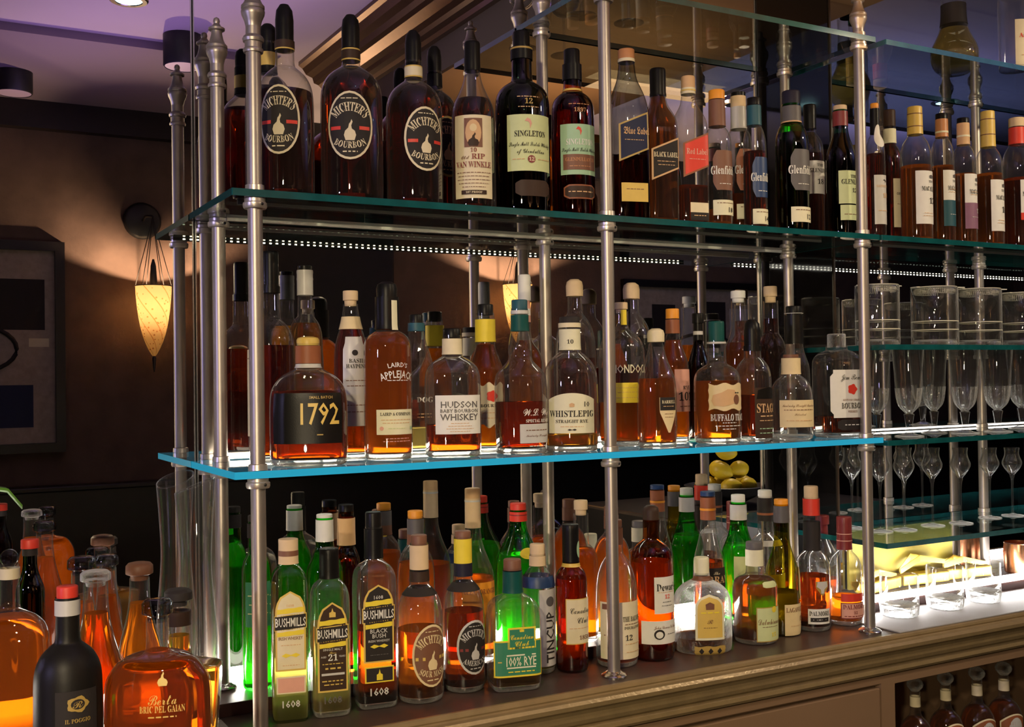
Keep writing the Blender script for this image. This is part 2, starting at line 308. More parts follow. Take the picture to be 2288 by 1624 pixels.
class Bottle:
    def __init__(s, root, R, GH, shape, dr=1, ex=2, n=40):
        s.root, s.R, s.GH, s.dr, s.ex, s.n = root, R, GH, dr, ex, n
        s.prof = [(z*GH, r*R) for z, r in chaikin(SH[shape], 2)]
    def blend(s, r):                       # necks are round whatever the body is
        t = max(0, min(1, (r/s.R-.50)/.32)); return t*t*(3-2*t)
    def ringpt(s, a, r):
        t = s.blend(r); ex = 2+(s.ex-2)*t; dr = 1+(s.dr-1)*t
        ca, sa = sin(a), -cos(a)           # a = 0 faces the front, -y
        k = (abs(ca)**ex+abs(sa)**ex)**(-1/ex); return Vector((ca*k*r, sa*k*r*dr, 0))
    def shell(s, name, z0, z1, off, mat, cap0=True, cap1=False, steps=None):
        zs = sorted({z0, z1} | {z for z, _ in s.prof if z0 < z < z1}); zs = [z for i, z in enumerate(zs) if i == 0 or z-zs[i-1] > 2e-4]
        v, f, n = [], [], s.n
        for z in zs:
            r = interp(s.prof, z)
            for i in range(n):
                p = s.ringpt(2*pi*i/n, r); d = p.normalized()*off; v.append((p.x+d.x, p.y+d.y, z))
        for j in range(len(zs)-1):
            for i in range(n): k = (i+1) % n; f.append([j*n+i, j*n+k, (j+1)*n+k, (j+1)*n+i])
        if cap0: f.append(list(range(n))[::-1])
        if cap1: f.append([(len(zs)-1)*n+i for i in range(n)])
        return mesh(name, v, f, mat, s.root, True, sharp=50)
    def arc(s, r):
        pts = [s.ringpt(-pi/1.02+2*pi/1.02*i/240, r) for i in range(241)]; L = [0]
        for a, b in zip(pts, pts[1:]): L.append(L[-1]+(b-a).length)
        mid = L[120]; return [l-mid for l in L], pts
    def mapper(s, zm, off):
        r0 = interp(s.prof, zm); L, pts = s.arc(r0)
        def f(u, z):
            u = max(L[0], min(L[-1]-1e-6, u)); lo, hi = 0, 240
            while hi-lo > 1:
                m = (lo+hi)//2
                if L[m] <= u: lo = m
                else: hi = m
            t = (u-L[lo])/max(1e-9, L[hi]-L[lo]); p = pts[lo].lerp(pts[hi], t); d = (pts[hi]-pts[lo]).normalized(); nrm = Vector((-d.y, d.x, 0))
            if nrm.dot(p) < 0: nrm = -nrm
            k = interp(s.prof, z)/r0; return Vector((p.x*k, p.y*k, z))+nrm*off
        return f
    def patch(s, name, u0, hw, z0, z1, mat, off, shape='rect', shear=0, parent=None, nu=14, nv=14):
        mp = s.mapper((z0+z1)/2, off); v, f = [], []; ts = [i/nv for i in range(nv+1)]
        if shape in ('oval',): ts = [.5-.5*cos(pi*t) for t in ts]
        for t in ts:
            w = {'rect': 1, 'oval': sqrt(max(0, 1-(2*t-1)**2)), 'arch': 1 if t < .72 else sqrt(max(0, 1-((t-.72)/.28)**2)), 'dome': 1 if t < .8 else 1,
                 'shield': min(1, .12+1.5*t) if t < .6 else 1, 'oct': min(1, .7+t*1.6, .7+(1-t)*1.6), 'wave': 1-.05*abs(sin(9*t)),
                 'notch': 1 if .08 < t < .92 else .86}[shape]
            for i in range(nu+1):
                x = 2*i/nu-1; top = 0
                if shape == 'dome' and t > .5: top = -(x*x)*(z1-z0)*.16*(t-.5)*2
                if shape == 'wave': top = sin(x*7+t*3)*(z1-z0)*.05
                v.append(mp(u0+x*hw*w, z0+t*(z1-z0)+top+shear*x*hw))
        for j in range(nv):
            for i in range(nu): k = j*(nu+1)+i; f.append([k, k+1, k+nu+2, k+nu+1])
        return mesh(name, v, f, mat, parent or s.root, True)
    def letters(s, items, off, parent, name='lettering', zm=None):
        v, f, mi, cols = [], [], [], []
        for n_, it in enumerate(items):
            q, fs, col = text_item(it, 0)
            if not q: continue
            if it[3] > .006: q, fs = refine(q, fs)
            if col not in cols: cols.append(col)
            mp2 = s.mapper(it[2], off+n_*.00012)
            k = len(v); v += [mp2(a, b) for a, b in q]; f += [[i+k for i in g] for g in fs]; mi += [cols.index(col)]*len(fs)
        if v: return mesh(name, v, f, [C(c) for c in cols], parent, False, mi)
def cap_profile(style, z0, z1, r):
    h = z1-z0
    if style == 'cork': return [(z0, r*.78), (z0+h*.35, r*.80), (z0+h*.38, r), (z0+h*.95, r), (z1, r*.93), (z1, 0)]
    if style == 'round': return [(z0, r), (z0+h*.6, r*1.02), (z0+h*.85, r*.9), (z1, r*.5), (z1, 0)]
    if style == 'stopper': return [(z0, r*.62), (z0+h*.25, r*.66), (z0+h*.36, r*.98), (z0+h*.45, r), (z0+h*.8, r*.98), (z0+h*.95, r*.80), (z1, r*.5), (z1, 0)]
    if style == 'ball': return [(z0, r*.5)]+[(z0+h*(.5-.5*cos(pi*t/8)), max(r*sin(pi*t/8), 0)) for t in range(2, 8)]+[(z1, 0)]
    return [(z0, r), (z0+h*.9, r), (z1-h*.03, r*.96), (z1, r*.9), (z1, 0)]
SHELF = {'T': 1.8865, 'M': 1.4065, 'C': .95, 'S': .975, 'Z': 2.3565, 'U': .525}
GRP = {'T': 'liquor bottles on the upper glass shelf', 'M': 'liquor bottles on the middle glass shelf', 'C': 'liquor bottles in the front row on the counter',
       'S': 'liquor bottles on the lit step at the back of the counter', 'Z': 'bottles on the topmost glass shelf', 'U': 'stoppered decanters in the open cabinet', 'L': 'decanters on the counter beyond the end post'}
def bottle(label, px, Y, top, w, on, shape, glass, liq, fill, cap, bands=(), labels=(), texts=(), rz=-4, dr=1, ex=2, name='whiskey_bottle', cat='bottle', grp=None, zb=None, capx=None, pm=None, nm=False):
    """px, top, w, band rows, label rows: measured on the photograph at the bottle's own distance Y; fill = row of the liquid surface.
    cap = (colour, row of its lower edge, width, style)"""
    zb = SHELF[on] if zb is None else zb
    X = atY(px, pm if pm else top+180, Y).x; Pz = lambda y: atY(px, y, Y).z-zb
    s = ppm((X, Y, zb+.15)); H = Pz(top); R = w/2/s
    Pl = lambda y: atY(px, y, Y-.8*R).z-zb
    root = empty(name, (X, Y, zb), radians(rz), label, cat, grp or GRP[on])
    LOG.append((label, X, Y, R*1.02, zb, zb+H))
    ccol, cy_, cw, cst = cap; zc = Pz(cy_)
    GH = zc+.004 if cst != 'screw' else H-.006
    b = Bottle(root, R, GH, shape, dr, ex)
    q = PR.get(on+str(px))
    if q:
        zs, zn, rn = Pz(q[0]), Pz(q[1]), q[2]/2/s; d = zn-zs; D = R-rn; foot = .93 if q[3] == 'd' else .96
        mid = [(zs+.42*d, R-.07*D), (zs+.72*d, R-.34*D), (zs+.93*d, R-.80*D)] if q[3] == 'd' else [(zs+.28*d, R-.12*D), (zs+.52*d, R-.50*D), (zs+.76*d, R-.84*D)]
        b.prof = chaikin([(0, R*foot-.003), (.004, R*.985), (.03, R), (zs*.5, R), (zs, R)]+mid+[(zn, rn), ((zn+GH)/2, rn*.98), (GH, rn*.97)], 2)
    b.shell('glass', 0, GH, 0, GLASS[glass])
    if liq: 
        zl = min(Pz(fill), GH*.97)
        if zl > .012:
            old = b.prof; wall = .0022
            b.prof = [(z, max(.003, r-wall)) for z, r in old]; b.shell('liquid', .012 if glass == 'clear' else .006, zl, 0, LIQ[liq], True, True); b.prof = old
    if glass == 'clear' and on in 'MC' and liq:
        old = b.prof; b.prof = [(z, r*.955) for z, r in old]; b.shell('base', .0008, .0105, 0, GLASS['cut'], True, True); b.prof = old
    cm = C(ccol) if ccol in CC else None
    if ccol == 'glass': cm = GLASS['cut']
    if ccol == 'dglass': cm = GLASS['smoke']
    rc = cw/2/s
    if cst == 'screw': rc = max(rc, interp(b.prof, GH)+.0012)
    lathe('stopper' if cst in ('stopper', 'ball') else 'cap', cap_profile(cst, zc, H, rc), cm, root, 24)
    for bd in bands:
        y0, y1, col = bd[:3]; off = bd[3] if len(bd) > 3 else .0011
        b.shell('neck_band', max(.002, Pz(y1)), min(GH-.0005, Pz(y0)), off, C(col), False, False)
    for i, lb in enumerate(labels):
        y0, y1, wl, col, shp = lb[:5]; op = lb[5] if len(lb) > 5 else {}
        u = op.get('u', 0)/s; z0, z1 = Pl(y1), Pl(y0); hw = wl/2/s; off = op.get('off', .0009+.0004*i)
        host = None; sh = op.get('shear', 0)
        if op.get('border'):
            g = op.get('bw', 3)/s; host = b.patch('label', u, hw, z0, z1, C(op['border']), off, shp, sh); b.patch('label_face', u, hw-g, z0+g, z1-g, C(col), off+.0004, shp, sh, parent=host)
        else: host = b.patch('label', u, hw, z0, z1, C(col), off, shp, sh)
        its = [tx(t, Pl, s, u) for t in op.get('txt', ())]
        if its: b.letters(its, off+.0009, host)
    for t in texts: b.letters([tx(t, Pl, s, 0)], .0012, root)
    return root
def tx(t, Pz, s, u0):
    """('text', row, height, colour, style, [max width], [u offset], [arc radius]) in photograph pixels -> metres"""
    t = list(t)+[None]*(8-len(t)); sx, y, h, col, st, mw, du, arc = t[:8]
    return (sx, u0+(du or 0)/s, Pz(y), h/s, col, st or 'p', (mw or 0)/s, (arc or 0)/s)

# ------------------------------------------------------------------ the room (seen in the mirror) and the wall behind the bar
def st(o): o['kind'] = 'structure'; return o
X0, X1r, YB, ZC = -4.2, 6.5, -3.0, 2.82
WALLM = P('rough_plaster', (.13, .082, .062), .9, var=.38, vs=9, bump=.5, bs=60)
CEILM = P('painted_ceiling', (.62, .56, .60), .85, var=.05, vs=3)
DARKWOOD = P('black_stained_wood', (.010, .007, .006), .38, var=.5, vs=25)
SOFFM = P('tan_painted_soffit', (.34, .20, .10), .7, var=.08, vs=6)
GOLDM = P('bronzed_moulding', (.11, .062, .03), .30, .5, var=.2, vs=40)
st(box('floor', X0, X1r, YB-.1, .1, -.1, 0, P('dark_floor', (.02, .016, .014), .5, var=.4, vs=6)))
st(box('ceiling', X0, X1r, YB-.1, .1, ZC, ZC+.1, CEILM))
st(box('wall_front', X0, X1r, YB-.1, YB, 0, ZC, WALLM))
st(box('wall_back', X0, X1r, .012, .1, 0, ZC, DARKWOOD))
st(box('wall_left', X0-.1, X0, YB-.1, .1, 0, ZC, WALLM)); st(box('wall_right', X1r, X1r+.1, YB-.1, .1, 0, ZC, WALLM))
st(box('trim_1', X0, X1r, YB, YB+.06, 2.672, ZC, DARKWOOD))           # dark cornice
st(box('trim_2', X0, X1r, YB, YB+.05, 0, 1.10, DARKWOOD)); st(box('trim_3', X0, X1r, YB, YB+.09, 1.10, 1.125, DARKWOOD, b=.006))
st(box('door_1', .985, 1.64, YB, YB+.04, 1.125, 2.50, DARKWOOD, b=.01))
st(box('ceiling_drop', X0, .74, YB, -1.98, 2.79, ZC, P('darker_ceiling_edge', (.26, .21, .25), .85)))  # ceiling past the step is coloured darker
# beam over the bar with a stepped moulding along its edge
st(box('beam', 1.03, 1.80, -1.75, 0, 2.57, ZC, [SOFFM]))
st(box('beam_side', 1.015, 1.03, -1.98, 0, 2.57, ZC, P('dark_brown_paint', (.035, .020, .018), .6)))
prof = [(0, 0), (.02, 0), (.028, .012), (.05, .016), (.056, .03), (.075, .04), (.10, .062), (.118, .068), (.124, .088), (.15, .098), (.165, .12), (.18, .13), (.18, .145), (.0, .145)]
v = [(1.015-x, yy, ZC-.145+z) for yy in (-2.0, -.01) for x, z in prof]; n = len(prof)
f = [[i, (i+1) % n, n+(i+1) % n, n+i] for i in range(n)]+[list(range(n)), [n+i for i in range(n)][::-1]]
st(mesh('trim_4', v, f, GOLDM))

# ceiling fittings
def downlight(x, y, lab, z=ZC):
    t = empty('recessed_downlight', (x, y, z), 0, lab, 'ceiling light', 'small ceiling downlights')
    lathe('bezel', [(-.006, .058), (-.004, .062), (0, .064), (0, .040), (-.006, .044), (-.006, .058)], CHROME, t, 24)
    lathe('lens', [(-.003, 0), (-.003, .042)], EM('downlight_lens', (.62, .95, 1), 9), t, 24)
downlight(.92, -1.17, 'ceiling downlight reflected near the top of the mirror between bottle necks')
downlight(.12, -1.57, 'ceiling downlight reflected at the very top of the mirror above the pendant lamp')
downlight(3.72, -1.3, 'cool ceiling downlight reflected above the white-labelled bottles beyond the third post')
downlight(3.15, -1.62, 'ceiling downlight reflected beside the dark upright panel')
def can(x, y, lab):
    t = empty('ceiling_spotlight', (x, y, ZC), 0, lab, 'spotlight', 'black drum spotlights on the ceiling')
    lathe('housing', [(0, .07), (-.11, .07), (-.115, .066), (-.09, .06), (-.09, 0)], BLACKP, t, 24)
    lathe('lens', [(-.113, 0), (-.113, .064)], P('dull_lens', (.55, .45, .55), .4), t, 24)
can(.36, -1.87, 'black drum spotlight on the ceiling with a pale lens, nearer the posts')
can(-.15, -2.52, 'black drum spotlight on the ceiling, further from the posts')

# mirror panels on the back wall, the dark glossy panel between them
def mirm(name, col, rough):
    m, nt, out = nmat(name); g = nt.nodes.new('ShaderNodeBsdfGlossy'); g.inputs[0].default_value = (*col, 1); g.inputs['Roughness'].default_value = rough
    nt.links.new(g.outputs[0], out.inputs[0]); return m
MIR = mirm('mirror_silvering', (.74, .72, .70), 0)
MEDGE = P('polished_mirror_edge', (.55, .55, .52), .2, .8)
for nm, a, b, lab in (('wall_mirror', -2.2, -.0365, 'wall mirror panel beyond the end post, reflecting the pendant lamp and framed picture'),
                      ('wall_mirror', -.0335, 1.404, 'large wall mirror panel behind the first two bays of glass shelves'),
                      ('wall_mirror', 1.662, 3.4, 'wall mirror panel behind the glassware bay')):
    t = empty(nm, (a, 0, .95), 0, lab, 'mirror', 'mirror panels behind the bar')
    mesh('mirror_glass', [(0, 0, 0), (b-a, 0, 0), (b-a, 0, 1.865), (0, 0, 1.865)], [[0, 1, 2, 3]], MIR, t)
    box('edge', 0, .0022, -.0012, .011, 0, 1.865, MEDGE, t); box('edge', b-a-.0022, b-a, -.0012, .011, 0, 1.865, MEDGE, t)
    box('backing', .0022, b-a-.0022, .001, .011, 0, 1.865, BLACKP, t)
GLOSSB = P('black_gloss_panel', (.006, .005, .005), .06, spec=.8, coat=.3)
t = empty('pilaster_panel', (1.405, 0, .95), 0, 'glossy black upright panel between two mirrors behind the third pair of posts', 'panel')
box('face', 0, .256, -.006, .011, 0, 1.865, GLOSSB, t)
box('edge_strip', .252, .257, -.010, -.004, 0, 1.865, P('dark_brown_edge', (.05, .03, .02), .3), t)

# ------------------------------------------------------------------ back bar: worktop, moulding, cabinet
TOPM = P('dark_brown_worktop', (.062, .042, .036), .38, var=.25, vs=14, bump=.05, bs=200)
LIPM = P('olive_bronze_moulding', (.30, .215, .11), .30, .25, var=.22, vs=30, bump=.25, bs=120)
CABM = P('taupe_cabinet_paint', (.235, .145, .085), .5, var=.06, vs=8)
CL, CR = -1.5, 3.0
t = empty('bar_countertop', (0, 0, .95), 0, 'dark brown polished back-bar worktop carrying the lowest row of bottles', 'countertop')
v, f = join(boxvf(CL, CR, -.345, 0, -.03, 0), boxvf(CL, -.07, -.98, -.345, -.03, 0)); mesh('worktop', v, f, TOPM, t)
lp = [(0, 0), (-.006, 0), (-.010, -.003), (-.012, -.008), (-.0105, -.0115), (-.014, -.014), (-.022, -.016), (-.026, -.022), (-.025, -.030), (-.020, -.034), (-.016, -.036), (-.013, -.044), (-.012, -.056), (-.009, -.064), (-.003, -.068), (.001, -.071), (-.002, -.076), (-.004, -.084), (-.0005, -.090), (.006, -.093), (.02, -.093), (.02, -.03), (0, -.03)]
n = len(lp); v = [(x, -.345+y, z) for x in (-.07, CR) for y, z in lp]
f = [[i, n+i, n+(i+1) % n, (i+1) % n] for i in range(n)]+[list(range(n))[::-1], [n+i for i in range(n)]]
mesh('edge_moulding', v, f, LIPM, t)
t = empty('bar_cabinet', (0, 0, 0), 0, 'taupe painted base cabinet under the worktop with an open bottle bay', 'cabinet')
FY = -.338
v, f = join(boxvf(CL, -.07, FY, 0, 0, .855), boxvf(-.07, 1.448, FY+.02, 0, 0, .855), boxvf(1.448, 1.492, FY, 0, 0, .855), boxvf(1.492, CR, -.03, 0, 0, .855), boxvf(1.492, CR, FY, -.03, 0, .5), boxvf(CR-.03, CR, FY, -.03, .5, .855),
            boxvf(-.07, 1.448, FY, FY+.02, .838, .855), boxvf(1.492, CR, FY, -.03, .832, .855))
mesh('carcass', v, f, CABM, t)
box('drawer', -.06, 1.443, FY-.001, FY+.018, .60, .828, CABM, t, b=.002); box('drawer', -.06, 1.443, FY-.001, FY+.018, .30, .59, CABM, t, b=.002); box('door', -.06, 1.443, FY-.001, FY+.018, .08, .29, CABM, t, b=.002)
box('shelf', 1.493, CR-.031, FY+.004, -.031, .5, .524, CABM, t)

# lit step along the mirror
t = empty('bottle_step', (0, 0, .95), 0, 'dark step along the mirror carrying bright light strips behind the back row', 'light step')
box('riser', -1.02, 2.9, -.155, -.002, 0, .0245, P('dark_red_brown_wood', (.055, .022, .018), .35, var=.3, vs=30), t, b=.001)
box('light_strip', -1.0, 1.495, -.0135, -.0065, .0246, .046, EM('light_strip_diffuser', (1, .92, .80), 46), t)
box('light_strip', 1.497, 2.9, -.1575, -.1505, .0246, .042, EM('bright_strip_diffuser', (1, .97, .93), 44), t)
t = empty('decanter_fill_bar', (0, 0, .95), 0, 'low glowing bar added on the counter to brighten the foremost decanters', 'light bar')  # added light source that gives the amber decanters their glow
box('housing', -.62, -.10, -.172, -.164, 0, .018, BLACKP, t); box('diffuser', -.619, -.101, -.1745, -.1722, .002, .017, EM('fill_bar_diffuser', (1, .88, .66), 26), t)
# light strip under the upper shelf
t = empty('under_shelf_light', (0, 0, 1.86), 0, 'slim row of small lights fixed under the front of the upper glass shelf', 'light strip')
box('channel', -.02, 1.36, -.264, -.258, .0078, .0134, BLACKP, t)
v, f = [], []
for k in range(92): v, f = join((v, f), boxvf(k*.0147, .0045+k*.0147, -.2585, -.2572, .0090, .0112))
mesh('diode', v, f, EM('strip_diode', (1, .93, .62), 30), t)['kind'] = 'stuff'
t = empty('shelf_back_light', (0, 0, 1.4075), 0, 'low light strip on the middle glass shelf along the foot of the mirror', 'light strip')
box('channel', .0, 1.40, -.0115, -.0065, 0, .0135, STEEL, t); box('diffuser', .001, 1.399, -.0135, -.0117, .0010, .0115, EM('shelf_strip_diffuser', (1, .90, .70), 20), t)
t = empty('shelf_back_light', (0, 0, 1.3995), 0, 'low light strip added on the flute shelf to brighten the flutes', 'light strip')  # extra strip added to lift the crystal on this shelf
box('channel', 1.67, 2.95, -.0115, -.0065, 0, .0070, STEEL, t); box('diffuser', 1.671, 2.949, -.0135, -.0117, .0010, .0055, EM('flute_fill_diffuser', (1, .96, .90), 4), t)
t = empty('under_shelf_light', (0, 0, 1.86), 0, 'slim row of small lights under the shelf above the mixing glasses', 'light strip')
box('channel', 1.53, 2.9, -.264, -.258, .0078, .0134, BLACKP, t)
v, f = [], []
for k in range(92): v, f = join((v, f), boxvf(1.54+k*.0147, 1.5445+k*.0147, -.2585, -.2572, .0090, .0112))
mesh('diode', v, f, EM('bay_diode', (1, .95, .80), 26), t)['kind'] = 'stuff'
tag(box('metal_rail', .012, 1.42, -.066, -.058, 1.8675, 1.8735, P('pale_rail', (.75, .72, .66), .35, .9)), 'pale metal rail running under the rear edge of the upper glass shelf', 'rail')

# ------------------------------------------------------------------ glass shelves
SGL = GL('shelf_glass', (.955, .97, .965), (.55, .66, .64), refl=.92, base=.05, power=3.6)
SEDGE_GLOW = P('edge_painted_glow', (.006, .085, .095), .10, spec=.9, coat=.6, var=.6, vs=9)
_b = SEDGE_GLOW.node_tree.nodes['Principled BSDF']; _b.inputs['Emission Color'].default_value = (.03, .46, .72, 1); _b.inputs['Emission Strength'].default_value = .55   # painted glow: emission stands in for strip light carried through the pane
SEDGE = P('green_glass_edge', (.006, .085, .095), .10, spec=.9, coat=.6, var=.6, vs=22)
def shelf(x0, x1, z, lab, grp, y0=-.32, y1=-.004, th=.0125, edge=None):
    t = empty('glass_shelf', (0, 0, z), 0, lab, 'glass shelf', grp)
    mesh('pane', [(x0, y0, 0), (x1, y0, 0), (x1, y1, 0), (x0, y1, 0), (x0, y0, -th), (x1, y0, -th), (x1, y1, -th), (x0, y1, -th)], [[0, 1, 2, 3], [7, 6, 5, 4]], SGL, t)
    e = .0015; yy, a, b = y0, x0, x1
    v = [(a, y0+e, 0), (a+e, y0, 0), (b-e, y0, 0), (b, y0+e, 0), (b, y1, 0), (a, y1, 0)]; v = v+[(p, q, -th) for p, q, _ in v]
    mesh('polished_edge', v, [[i, (i+1) % 6, 6+(i+1) % 6, 6+i][::-1] for i in range(6)], edge or SEDGE, t)
G1 = 'long glass shelves between the posts'; G2 = 'glass shelves of the glassware bay'
shelf(-.045, 1.492, 1.886, 'upper long glass shelf with a teal edge, seen from below, under the oval-labelled bottles', G1)
shelf(-.045, 1.492, 1.406, 'middle long glass shelf with a bright blue edge, under the squat decanter bottles', G1, edge=SEDGE_GLOW)
shelf(.69, 1.492, 2.356, 'topmost glass shelf over the second bay, holding two stemmed glasses', G1)
shelf(1.499, 3.0, 1.886, 'glass shelf under the row of white-labelled bottles beyond the third post', G2)
shelf(1.506, 3.0, 1.398, 'glass shelf carrying the cut crystal flutes', G2)
shelf(1.503, 3.0, 1.626, 'glass shelf carrying the mixing glasses', G2)
shelf(1.496, 3.0, 1.155, 'lowest glass shelf, carrying the tulip-shaped tasting glasses', G2)
shelf(1.525, 3.0, 2.356, 'topmost glass shelf beyond the third post, holding a bulbous flask', G2)

# ------------------------------------------------------------------ posts
CLAMP = P('frosted_clamp', (.66, .60, .54), .35, .8, var=.1)
def post(X, Y, ztop, levels, lab):
    b0 = .0247 if Y > -.1 else 0
    t = empty('shelf_post', (X, Y, .95), 0, lab, 'post', 'turned metal posts holding the glass shelves')
    lathe('tube', [(b0, .0128), (ztop-.95, .0128)], STEEL, t, 24)
    lathe('base_flange', [(b0+0, .026), (b0+.003, .0265), (b0+.006, .024), (b0+.008, .018), (b0+.011, .0145), (b0+.011, .0129)], CHROME, t, 28)
    for L in levels:
        h = L-.95; r0 = .0131
        c = lathe('clamp_collar', [(h-.030, r0), (h-.0305, .019), (h-.027, .0205), (h-.021, .0205), (h-.019, .0178), (h-.0135, .018), (h-.0127, .016), (h-.0127, r0)], CLAMP, t, 24)
        lathe('upper_collar', [(h+.0002, r0), (h+.0004, .0165), (h+.010, .016), (h+.011, r0)], CLAMP, t, 24)
        v, f = lathevf([(0, 0), (0, .0028), (.0012, .0024), (.0012, 0)], 10); s_ = mesh('screw', v, f, BLACKP, c, True); s_.rotation_euler = (pi/2, 0, radians(20)); s_.location = (.007, -.0192, h-.024)
    z = ztop-.95
    fin = [(z-.045, .0131), (z-.045, .0165), (z-.041, .0175), (z-.038, .0165), (z-.037, .0145), (z-.027, .0145), (z-.026, .0175), (z-.021, .0185), (z-.017, .0165), (z-.014, .0125), (z-.004, .0118), (z+.010, .0150), (z+.020, .0195),
           (z+.026, .0205), (z+.030, .0190), (z+.031, .0202), (z+.036, .0200), (z+.040, .0165), (z+.046, .0135), (z+.058, .0105), (z+.064, .0105), (z+.066, .0155), (z+.070, .0155), (z+.074, .009), (z+.079, .0055), (z+.084, .0065), (z+.089, .0050), (z+.092, 0)]
    lathe('finial', fin, STEEL, t, 28, sharp=35)
LV = [1.406, 1.886]
post(0, -.3, 2.170, LV, 'first post at the open end of the shelves, front, with a turned finial')
post(0, -.05, 2.170, LV, 'first post at the open end of the shelves, rear one against the mirror')
post(.7287, -.3, 2.375, LV+[2.356], 'second post along the counter, front, standing before the cream-labelled bottle')
post(.7287, -.05, 2.375, LV+[2.356], 'second post along the counter, rear one against the mirror')
post(1.4553, -.3, 2.375, LV+[2.356], 'third post, front, where the bottle shelves meet the glassware bay')
post(1.4553, -.05, 2.375, LV+[2.356], 'third post, rear one before the glossy black panel')
post(2.19, -.05, 2.375, [1.155, 1.398, 1.626, 1.886, 2.356], 'fourth post, rear, behind the flutes and mixing glasses')
post(2.19, -.3, 2.375, [1.155, 1.398, 1.626, 1.886, 2.356], 'fourth post, front, beyond the edge of the picture')

# ------------------------------------------------------------------ wall lamps and pictures on the wall opposite
def lamp(X, zc, lab):
    t = empty('pendant_wall_lamp', (X, YB, 2.30), 0, lab, 'lamp', 'spiral silk pendant lamps on the wall opposite')
    v, f = lathevf([(0, 0), (0, .078), (.012, .084), (.02, .07), (.028, 0)], 28); o = mesh('wall_plate', v, f, BLACKP, t, True); o.rotation_euler = (-pi/2, 0, 0); o.location = (-.02, 0, 0)
    tube('bracket', [(-.02, .02, 0), (-.02, .10, .01), (0, .15, .005)], .006, BLACKP, t)
    top = zc+.155-2.30; sh = [(-.31, .006), (-.30, .014), (-.26, .034), (-.2, .054), (-.12, .068), (-.05, .075), (0, .0775)]
    sh = chaikin([(top+z, r) for z, r in sh], 1)
    m, nt, out = nmat('painted_silk'); N = nt.nodes.new; L = nt.links.new
    tc = N('ShaderNodeTexCoord'); sp = N('ShaderNodeSeparateXYZ'); L(tc.outputs['Object'], sp.inputs[0])
    at = N('ShaderNodeMath'); at.operation = 'ARCTAN2'; L(sp.outputs['X'], at.inputs[0]); L(sp.outputs['Y'], at.inputs[1])
    zz = N('ShaderNodeMath'); zz.operation = 'MULTIPLY_ADD'; zz.inputs[1].default_value = 11; L(sp.outputs['Z'], zz.inputs[0]); L(at.outputs[0], zz.inputs[2])
    fr = N('ShaderNodeMath'); fr.operation = 'MULTIPLY'; fr.inputs[1].default_value = 6/(2*pi); L(zz.outputs[0], fr.inputs[0])
    fc = N('ShaderNodeMath'); fc.operation = 'FRACT'; L(fr.outputs[0], fc.inputs[0])
    lt = N('ShaderNodeMath'); lt.operation = 'LESS_THAN'; lt.inputs[1].default_value = .07; L(fc.outputs[0], lt.inputs[0])
    vo = N('ShaderNodeTexVoronoi'); vo.inputs['Scale'].default_value = 55; L(tc.outputs['Object'], vo.inputs['Vector'])
    l2 = N('ShaderNodeMath'); l2.operation = 'LESS_THAN'; l2.inputs[1].default_value = .22; L(vo.outputs['Distance'], l2.inputs[0])
    ad = N('ShaderNodeMath'); ad.operation = 'MAXIMUM'; L(lt.outputs[0], ad.inputs[0]); L(l2.outputs[0], ad.inputs[1])
    mx = N('ShaderNodeMix'); mx.data_type = 'RGBA'; mx.inputs[6].default_value = (.95, .72, .38, 1); mx.inputs[7].default_value = (.35, .14, .04, 1); L(ad.outputs[0], mx.inputs[0])
    tr = N('ShaderNodeBsdfTranslucent'); L(mx.outputs[2], tr.inputs[0]); df = N('ShaderNodeBsdfDiffuse'); L(mx.outputs[2], df.inputs[0])
    ms = N('ShaderNodeMixShader'); ms.inputs[0].default_value = .25; L(tr.outputs[0], ms.inputs[1]); L(df.outputs[0], ms.inputs[2]); L(ms.outputs[0], out.inputs[0])
    vv, ff = lathevf(sh, 36); ss = mesh('shade', vv, ff, m, t, True, loc=(0, .15, 0))
    tube('rim_wire', [(.0785*cos(a*pi/12), .15+.0785*sin(a*pi/12), top) for a in range(24)], .002, BLACKP, t, 6, True)
    for k in range(6): a = k*pi/3+.3; tube('cord', [(.078*cos(a), .15+.078*sin(a), top), (.012*cos(a), .15+.012*sin(a), -.05), (0, .15, .005)], .0018, BLACKP, t, 5)
    lathe('socket', [(top+.12, .004), (top+.09, .012), (top+.0, .018), (top-.01, .018), (top-.01, 0)], BLACKP, t, 16, loc=(0, .15, 0))
    lathe('bulb', [(top-.125, 0), (top-.12, .012), (top-.10, .018), (top-.075, .016), (top-.055, 0)], EM('lamp_bulb', (1, .78, .42), 60), t, 14, loc=(0, .15, 0))
    lathe('tassel', [(top-.31, .005), (top-.32, .009), (top-.35, .006), (top-.38, .003), (top-.38, 0)], BLACKP, t, 10, loc=(0, .15, 0))
    l = bpy.data.lights.new('lamp_light', 'POINT'); l.energy = 38; l.color = (1, .68, .42); l.shadow_soft_size = .008; o = bpy.data.objects.new('lamp_light', l); COL.objects.link(o); o.location = (X, YB+.15, zc+.121)
lamp(.437, 1.838, 'glowing spiral silk pendant lamp hung on the wall, reflected beyond the first post')
lamp(2.29, 1.90, 'glowing spiral silk pendant lamp on the wall, reflected behind the middle shelf bottles')
